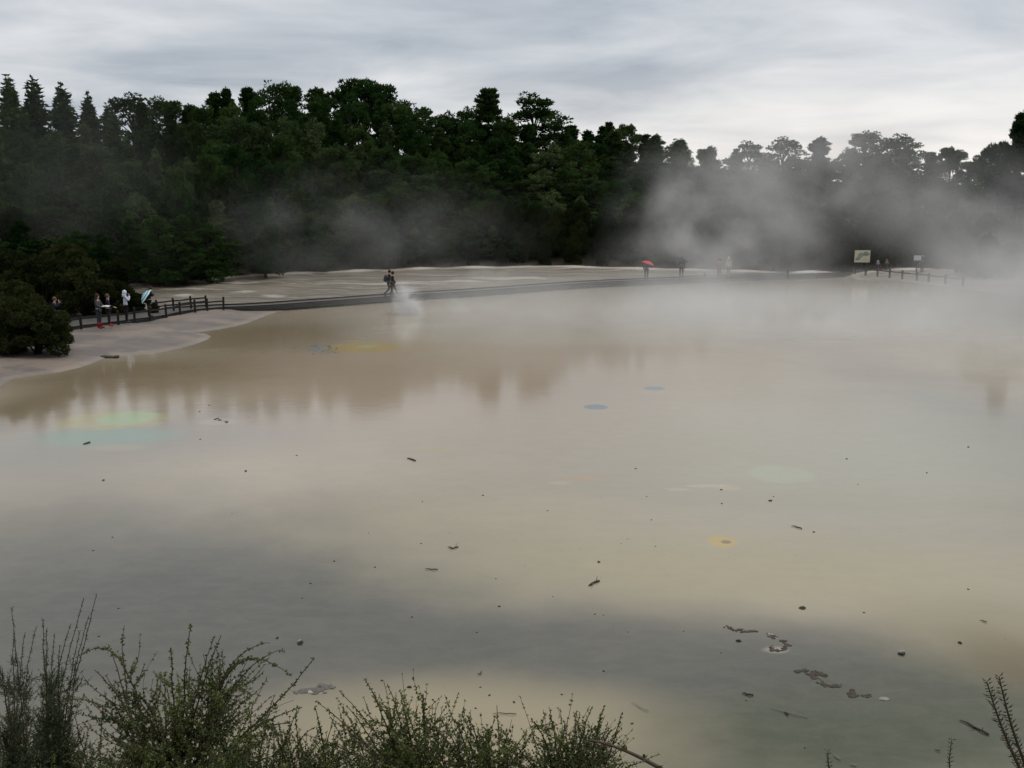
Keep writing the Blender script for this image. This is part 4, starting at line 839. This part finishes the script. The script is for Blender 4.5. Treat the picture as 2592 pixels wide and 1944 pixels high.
for a, b, c, r_, m_, lb in STK:
    r_ *= .68
    P = [at(*q, .015) for q in (a, b, c)]; o0 = P[1].copy(); mb = MB(); Q = [q - o0 for q in P]
    mb.tube([Q[0], (Q[0] + Q[1])/2 + Vector((.01, .01, .006)), Q[1], (Q[1] + Q[2])/2 + Vector((0, -.01, .01)), Q[2]], [r_*.4, r_*.9, r_, r_*1.05, r_*.9], 6)
    if 'fork' in lb or 'ragged' in lb: mb.tube([Q[1], Q[1] + (Q[0] - Q[1])*.6 + Vector((.0, -.12, .03))], [r_*.7, r_*.25], 5); mb.tube([(Q[1] + Q[2])/2, Q[2] + Vector((-.03, .12, .05))], [r_*.5, r_*.2], 5)
    o = mb.build('stick', M[m_], None, True); o.location = o0; tag(o, lb, 'stick', 'sticks lying in the shallow lake')
def crust(label, pts, n, spread, size, mats, seed, wfrac=0.12):
    r = random.Random(seed); c = at(*pts[len(pts)//2]); mb = MB(); sg = [(pts[i], pts[i+1]) for i in range(len(pts) - 1)]
    for i in range(n):
        a, b = r.choice(sg); t = r.random(); px = a[0] + (b[0] - a[0])*t + r.gauss(0, spread); py = a[1] + (b[1] - a[1])*t + r.gauss(0, spread*.45)
        p = at(px, py); rr = size*r.uniform(.25, 1.0)**1.5*1.4; mb.lump(p - c + Vector((0, 0, rr*.05)), rr, seed*100 + i, (r.uniform(.8, 1.5), r.uniform(.8, 1.4), .4), 1, .3, 1 if r.random() < wfrac else 0)
    o = mb.build('crust_rubble', mats); o.location = (c.x, c.y, 0); tag(o, label, 'rubble', kind='stuff')
crust('curved trail of broken brown and white crust above the lower one', [(1838, 1586), (1862, 1596), (1890, 1597), (1914, 1598)], 60, 4, .028, [M['crust'], M['whitecrust']], 5, .0)
crust('brown crust arc curling down to a white crumbly end', [(1945, 1604), (1972, 1617), (1992, 1632), (1984, 1646), (1955, 1645), (1955, 1635)], 90, 4, .027, [M['crust'], M['whitecrust']], 6, .06)
crust('lower trail of broken dark brown crust near the bottom right', [(2018, 1700), (2045, 1696), (2088, 1710), (2040, 1705), (2080, 1725), (2085, 1735), (2130, 1736)], 130, 4.5, .028, [M['crust'], M['whitecrust']], 7, .0)
crust('last ragged loop of dark brown crust at the trail end', [(2160, 1740), (2150, 1752), (2162, 1766), (2150, 1753), (2190, 1762), (2208, 1757)], 60, 4, .026, [M['crust'], M['whitecrust']], 8, .0)
crust('grey crumbled crust patch left of the middle foreground bush', [(755, 1752), (790, 1744), (830, 1736), (800, 1752), (760, 1750)], 130, 6, .032, [M['greycrust'], M['whitecrust']], 9, .1)
crust('faint grey crust patches above the left foreground bush', [(585, 1727), (610, 1725), (600, 1748), (640, 1744)], 60, 6, .026, [M['greycrust'], M['whitecrust']], 10, .1)
crust('small dark crumbs by the pale streak right of the green spring', [(545, 1062), (568, 1063), (572, 1070)], 14, 3, .06, [M['crust'], M['whitecrust']], 11, .05)
crust('grey pebbly rubble at the left end of the yellow spring', [(790, 880), (830, 873), (850, 888), (810, 886)], 90, 12, .045, [M['greycrust'], M['greycrust']], 12, .0)
p = at(270, 905); mb = MB(); mb.lump((0, 0, 0), .24, 90, (1.5, .8, .3), 3, .25); mb.lump((.4, -.1, 0), .2, 91, (1.2, .8, .5), 2, .3); o = mb.build('wet_patch_lump', simple('dark_wet_patch', (0.06, 0.055, 0.04), .9, .4, 4)); o.location = (p.x, p.y, .03); tag(o, 'wet brown patch built as a lump at the tip of the left sinter shelf', 'wet_patch_lump')  # low lump standing in for a dark wet patch at the water edge

# ---------------------------------------------------------------- foreground plants on the near bank
def leafmat(name, a, b):
    t = NT(name); n = t.noise(t.pos(), 9, 2); c = t.mix(t.rng(n, .35, .65), a, b)
    d = t.n('ShaderNodeBsdfPrincipled'); t.put(d.inputs['Base Color'], c); d.inputs['Roughness'].default_value = .55
    g = t.n('ShaderNodeBsdfTranslucent'); t.put(g.inputs['Color'], c); mx = t.n('ShaderNodeMixShader'); mx.inputs[0].default_value = .25; t.L.new(d.outputs[0], mx.inputs[1]); t.L.new(g.outputs[0], mx.inputs[2]); t.L.new(mx.outputs[0], t.out.inputs['Surface']); return t.mat
LEAF = leafmat('small_green_leaf', (0.036, 0.062, 0.009), (0.095, 0.125, 0.024)); LEAF2 = leafmat('feathery_leaf', (0.038, 0.068, 0.024), (0.075, 0.105, 0.04)); SPIKE = leafmat('spiky_leaf', (0.03, 0.04, 0.018), (0.06, 0.07, 0.03))
class Plant:
    def __init__(s, seed, k=1.0): s.k = k; s.r = random.Random(seed); s.st = MB(); s.lv = []
    def leaf(s, p, d, L, w):
        u = d.cross(Vector((s.r.gauss(0, 1), s.r.gauss(0, 1), s.r.gauss(0, 1)))); 
        if u.length < 1e-6: return
        u.normalize(); n = d.cross(u)*L*.15; m = p + d*L*.5 + n; e = p + d*L
        s.lv += [p, m + u*w, e, p, e, m - u*w]
    def tuft(s, p, axis, L, n, w=.26, spread=.9):
        for _ in range(n):
            d = (axis*s.r.uniform(.1, .8) + Vector((s.r.gauss(0, spread), s.r.gauss(0, spread), s.r.gauss(0, spread)))).normalized(); s.leaf(p, d, L*s.r.uniform(.6, 1.2), L*w)
    def path(s, pts, r0, r1, step, leafL, nl, side=0.0, depth=0, wob=.004, start=.12, w=.26, spread=.9, sidelen=.1, sang=.7):
        """pts: bezier control points (3)"""
        a, b, c = pts; L = (b - a).length + (c - b).length; n = max(3, int(L/step)); P = []
        wx = Vector((0, 0, 0))
        for i in range(n + 1):
            t = i/n; q = a*(1-t)**2 + b*2*t*(1-t) + c*t*t; wx += Vector((s.r.gauss(0, wob), s.r.gauss(0, wob), s.r.gauss(0, wob)))*.5; wx *= .93; P.append(q + wx*min(1, i/3))
        s.st.tube(P, [r0 + (r1 - r0)*(i/n) for i in range(n + 1)], 4 if depth else 5, cap=False)
        for i in range(1, n + 1):
            t = i/n; ax = (P[i] - P[i-1]).normalized()
            if t > start and s.r.random() < 1.0 - .45*t: s.tuft(P[i], ax, leafL*(1.15 - .55*t), nl if depth else max(1, nl - 1) if t < .6 else nl, w, spread)
            if depth < 2 and s.r.random() < side*max(0, 1.1 - s.k*t) and t > .06:
                LL = sidelen*(1.15 - t)*(1.0 - .35*t)*s.r.uniform(.5, 1.4)*(.55 if depth else 1)
                pr = ax.cross(Vector((s.r.gauss(0, 1), s.r.gauss(0, .8), s.r.gauss(0, 1)))).normalized()
                d = (ax + pr*s.r.uniform(.5, 1.1)*sang/.7).normalized(); e = P[i] + d*LL; m = P[i] + (ax*.3 + pr*.5).normalized()*LL*.5
                if LL > .02: s.path((P[i], m, e), r0*.42, r1*.8, step, leafL*.9, nl, side*.8, depth + 1, wob*.8, 0.0, w, spread, sidelen, sang)
    def build(s, name, label, leaf, cat, group=None, base=None):
        base = base or Vector((0, 0, 0)); root = empty(name, base); tag(root, label, cat, group)
        s.st.v = [(v[0] - base.x, v[1] - base.y, v[2] - base.z) for v in s.st.v]; s.st.build('stem', M['twig'], root, True)
        V = np.array([(v.x - base.x, v.y - base.y, v.z - base.z) for v in s.lv]); me = tris_mesh('foliage', V, leaf); mesh_obj('foliage', me, None, root); return root
def bush(name, label, base_px, D, tips, fill, rect, seed, leafL, leaf, nl=4, side=.7, step=.010, sidelen=.15, w=.3, spread=.9, sang=.7, r0=.0028, fan=.18, kk=2.2, group='bushes in the foreground'):
    pl = Plant(seed, kk); r = pl.r; B = atD(base_px[0], base_px[1], D); gbase = Vector((B.x, D, gz(B.x, D)))
    pl.st.tube([gbase, (gbase + B)/2 + Vector((.02, 0, 0)), B], [.016, .012, .009], 6)
    for i, tp in enumerate(tips):
        px, py = tp[:2]; e = atD(px, py, D + r.uniform(-.18, .18)); b0 = B + Vector((r.uniform(-.03, .03) + (e.x - B.x)*fan, r.uniform(-.06, .06), r.uniform(-.05, .05)))
        cv = tp[2] if len(tp) > 2 else (0.0, .12); m = (b0 + e)/2 + Vector((cv[0]*.3, 0, cv[1]*.6))
        pl.path((b0, m, e), r0, .0008, step, leafL, nl, side, 0, .0012, .1, w, spread, sidelen, sang)
    x0, x1, y0, y1 = rect
    for i in range(fill):
        px = r.uniform(x0, x1); k = 1 - abs((px - (x0 + x1)/2)/((x1 - x0)/2)); py = y1 - (y1 - y0)*(r.random()**.8)*(.25 + .75*k**.6); dd = D + r.uniform(-.3, .3)
        e = atD(px, py, dd); b0 = B.lerp(e, r.uniform(.15, .5)) + Vector((r.gauss(0, .05), r.gauss(0, .05), -.08)); m = (b0 + e)/2 + Vector((r.gauss(0, .03), r.gauss(0, .03), .03))
        pl.path((b0, m, e), r0*.6, .0007, step, leafL, nl, side, 1, .002, .1, w, spread, sidelen, sang)
    return pl.build(name, label, leaf, 'bush', group, gbase)
bush('bush', 'feathery grey-green bush with upright plumes in the lower left corner', (50, 2100), 2.5, [(244, 1509, (-.28, -.12)), (214, 1512, (-.25, -.1)), (225, 1560, (-.28, -.1)), (200, 1600, (-.2, -.1)), (178, 1578, (-.15, 0)), (108, 1570), (93, 1588), (63, 1597), (120, 1592), (140, 1603), (29, 1538, (-.02, .1)), (34, 1617), (8, 1690), (150, 1640), (-20, 1600)], 80, (-80, 290, 1740, 1990), 21, .012, LEAF2, 4, .9, .007, .10, .11, .4, .38, .0026, .4, 1.3)
bush('bush', 'largest leafy bush at lower left with long arching shoots', (440, 1985), 2.2, [(316, 1583, (-.12, .1)), (481, 1577), (545, 1606), (557, 1608, (.02, .1)), (683, 1628, (-.1, .28)), (719, 1646, (-.05, .26)), (736, 1709, (-.2, .5)), (793, 1670, (.1, 0)), (271, 1633), (190, 1665, (.3, .5)), (690, 1680, (-.15, .4)), (640, 1760, (-.1, .35)), (300, 1760, (.1, .3)), (160, 1780, (.1, .3)), (420, 1700), (240, 1700), (330, 1740), (600, 1740), (760, 1790), (430, 1640)], 80, (130, 800, 1800, 2010), 22, .0115, LEAF, 4, .8, kk=1.9, sang=.85)
bush('bush', 'leafy bush with fine spreading twigs, second from the left', (1090, 2040), 2.25, [(859, 1745, (-.05, .12)), (922, 1717), (981, 1729), (1012, 1751), (1067, 1756), (1071, 1788), (802, 1778, (-.1, .15)), (770, 1860, (-.1, .1)), (800, 1910), (880, 1790, (-.1, .15)), (860, 1850), (940, 1760), (1030, 1800)], 28, (780, 1120, 1830, 2000), 23, .0112, LEAF, 4, .8, kk=1.5, sang=.95, sidelen=.17)
bush('bush', 'low leafy bush with a few tall sprigs in the middle foreground', (1230, 2060), 2.2, [(1261, 1785, (.05, 0)), (1180, 1810), (1143, 1815), (1236, 1846), (1333, 1855), (1286, 1880), (1080, 1840), (1116, 1826), (1040, 1880)], 24, (1030, 1350, 1880, 2000), 24, .0118, LEAF, 4, .75, kk=1.5, sang=.95, sidelen=.17)
bush('bush', 'rounded leafy bush with pinkish twigs, rightmost of the row', (1440, 2050), 2.2, [(1528, 1785), (1500, 1788), (1394, 1810), (1345, 1821), (1573, 1806, (.05, .05)), (1261, 1876, (-.1, .2)), (1559, 1844), (1392, 1797), (1580, 1934, (.1, .1)), (1553, 1914), (1460, 1800), (1430, 1830)], 26, (1320, 1600, 1860, 1995), 25, .0108, LEAF, 4, .85, kk=1.5, sang=.95, sidelen=.17)
bush('bush', 'low dense bush filling the bottom edge between the first two bushes', (660, 2080), 2.4, [(640, 1770), (700, 1760, (-.05, .1)), (760, 1790, (-.05, .1)), (800, 1840, (-.05, .15)), (840, 1890), (560, 1800)], 90, (520, 880, 1820, 2010), 26, .010, LEAF, 4, .8)
bush('bush', 'small sprawling bush in the gap left of the fine-twigged bush', (800, 2090), 2.3, [(750, 1800, (-.05, .1)), (800, 1790), (840, 1830, (.05, .1)), (880, 1870, (.1, .15)), (720, 1850), (690, 1820, (-.1, .1))], 36, (690, 930, 1830, 2010), 28, .0105, LEAF, 4, .8, kk=1.6, sang=.9)
bush('bush', 'dense shadowed bush along the bottom left edge', (230, 2100), 2.6, [(180, 1790), (260, 1780), (90, 1800)], 80, (-40, 420, 1820, 2010), 27, .011, LEAF, 4, .8)
# bare reddish branch
pl = Plant(31); a = atD(1495, 1874, 1.9); b = atD(1590, 1890, 1.9); c = atD(1720, 1975, 1.85); d = atD(1480, 2120, 1.9)
n = 14; P = [a*(1-t)**2 + b*2*t*(1-t) + c*t*t for t in [i/n for i in range(n + 1)]]; pl.st.tube(P, [.002 + .0032*i/n for i in range(n + 1)], 6)
for i in (3, 6, 9, 11): pl.tuft(P[i] + Vector((0, 0, .003)), Vector((0, 0, 1)), .012, 5, .3, .6)
gb = Vector((c.x + .3, c.y, gz(c.x + .3, c.y))); pl.st.tube([gb, (gb + c)/2 + Vector((.1, 0, 0)), c], [.012, .008, .0052], 6); pl.build('branch', 'bare reddish branch reaching up left from the bottom edge beside the bushes', LEAF, 'branch', None, gb)
# spiky sprigs at right
def sprig(label, top, bot, D, seed, L, r0=.0036):
    pl = Plant(seed); a = atD(*bot, D); e = atD(*top, D); g0 = Vector((a.x + .04, D, gz(a.x + .04, D))); low = Vector((a.x + (a.x - e.x)*.5, D, a.z - .35))
    ctrl = a.lerp(e, .45) + Vector((-.012, 0, .0)); n = max(8, int((e - a).length/.008)); P = [a*(1-t)**2 + ctrl*2*t*(1-t) + e*t*t for t in [i/n for i in range(n + 1)]]
    pl.st.tube([g0, (g0 + low)/2, low, a], [.008, .006, .005, r0*1.2], 5); pl.st.tube(P, [r0*(1.1 - .75*i/n) for i in range(n + 1)], 5)
    for i in range(0, n + 1):
        ax = (P[min(i+1, n)] - P[max(i-1, 0)]).normalized()
        for q in range(3):
            th = i*2.4 + q*2.1; sd_ = ax.cross(Vector((math.cos(th), math.sin(th), .2))).normalized(); pl.leaf(P[i], (sd_ + ax*.55).normalized(), L*pl.r.uniform(.6, 1.15), L*.11)
    pl.build('sprig', label, SPIKE, 'plant', 'spiky sprigs at the lower right', g0)
sprig('tall spiky sprig, left one of the pair at the right edge', (2498, 1725), (2590, 1960), 1.9, 41, .016)
sprig('tall spiky sprig, right one of the pair at the right edge', (2529, 1713), (2606, 1960), 1.95, 42, .016)
sprig('short spiky sprig left of the tall pair, near the bottom edge', (2409, 1873), (2412, 1990), 1.9, 43, .011, .002)
sprig('tiny spiky sprig tip poking over the bottom edge', (2096, 1902), (2116, 1990), 1.9, 44, .012, .0025)

# ---------------------------------------------------------------- steam
def steam(label, px, py, D, w, h, depth, dens, scale=0.25, seed=0, thr=(0.36, 0.72), rz=0.0, roll=0.0, color=(0.93, 0.94, 0.95), zoff=None):
    P = atD(px, py, D); rx = w*D/F/2; rz_ = h*D/F/2
    bm = bmesh.new(); bmesh.ops.create_icosphere(bm, subdivisions=3, radius=1.0); me = bpy.data.meshes.new('steam'); bm.to_mesh(me); bm.free()
    t = NT('steam_%d' % seed); oc = t.objc(); p = t.pos(); l = t.vmath('LENGTH', oc); fall = t.math('POWER', t.rng(l, 1.0, 0.0), 1.15)
    n = t.noise(t.mapping(p, (1, 1, 1.25), (0, R(25), 0), (seed*3.7, seed*1.9, 0)), scale, 5, 0.6, 0.25)
    d = t.math('MULTIPLY', t.math('MULTIPLY', fall, t.rng(n, thr[0], thr[1])), dens)
    v = t.n('ShaderNodeVolumePrincipled'); t.put(v.inputs['Color'], color); t.put(v.inputs['Density'], d); t.L.new(v.outputs[0], t.out.inputs['Volume'])
    o = mesh_obj('steam', me, t.mat); o.location = P; o.scale = (rx, depth, rz_); o.rotation_euler = (0, roll, rz); tag(o, label, 'steam', None, 'stuff'); return o
steam('big bank of white steam over the right end of the lake', 2740, 745, 58, 1040, 580, 9, .52, .16, 1, (0.15, 0.78), 0, R(6))
steam('low sheet of steam lying on the right half of the lake', 1850, 800, 55, 2700, 300, 14, .26, .12, 2, (0.15, 0.85))
steam('tall grey steam plume rising over the far boardwalk', 1850, 570, 82, 780, 490, 4, .50, .16, 3, (0.34, 0.76), 0, R(16))
steam('upper drift of steam in front of the right pines', 2060, 440, 84, 1000, 460, 5, .22, .14, 4, (0.28, 0.8))
steam('steam hugging the boardwalk around the far umbrellas', 1770, 645, 75, 640, 260, 2.5, .50, .24, 5, (0.30, 0.78))
steam('small white puff rising from the water by the walkers', 1035, 780, 60, 105, 175, 1.3, 4.6, 1.5, 6, (0.36, 0.7), 0, R(-12))
steam('thin wisps drifting right of the small puff', 1130, 800, 61, 420, 170, 2.5, .30, .5, 7, (0.40, 0.75))
steam('faint steam in front of the trees behind the walkers', 900, 590, 80, 1200, 440, 4, .07, .2, 8, (0.3, 0.8))
steam('little wisp above the striped umbrella', 410, 665, 76, 220, 160, 2.5, .32, .35, 9, (0.38, 0.78))
steam('thin steam veil over the left spruces', 180, 450, 74, 900, 860, 4, .022, .14, 10, (0.1, 0.9))
steam('wisp over the middle of the far terrace', 1200, 690, 74, 420, 90, 2.5, .30, .4, 11, (0.38, 0.78))
steam('bluish thin steam low in the right pines', 2420, 530, 84, 760, 460, 5, .17, .14, 12, (0.28, 0.78))
steam('soft low steam drifting onto the water at the right edge', 2560, 890, 47, 900, 330, 8, .20, .2, 13, (0.2, 0.85))
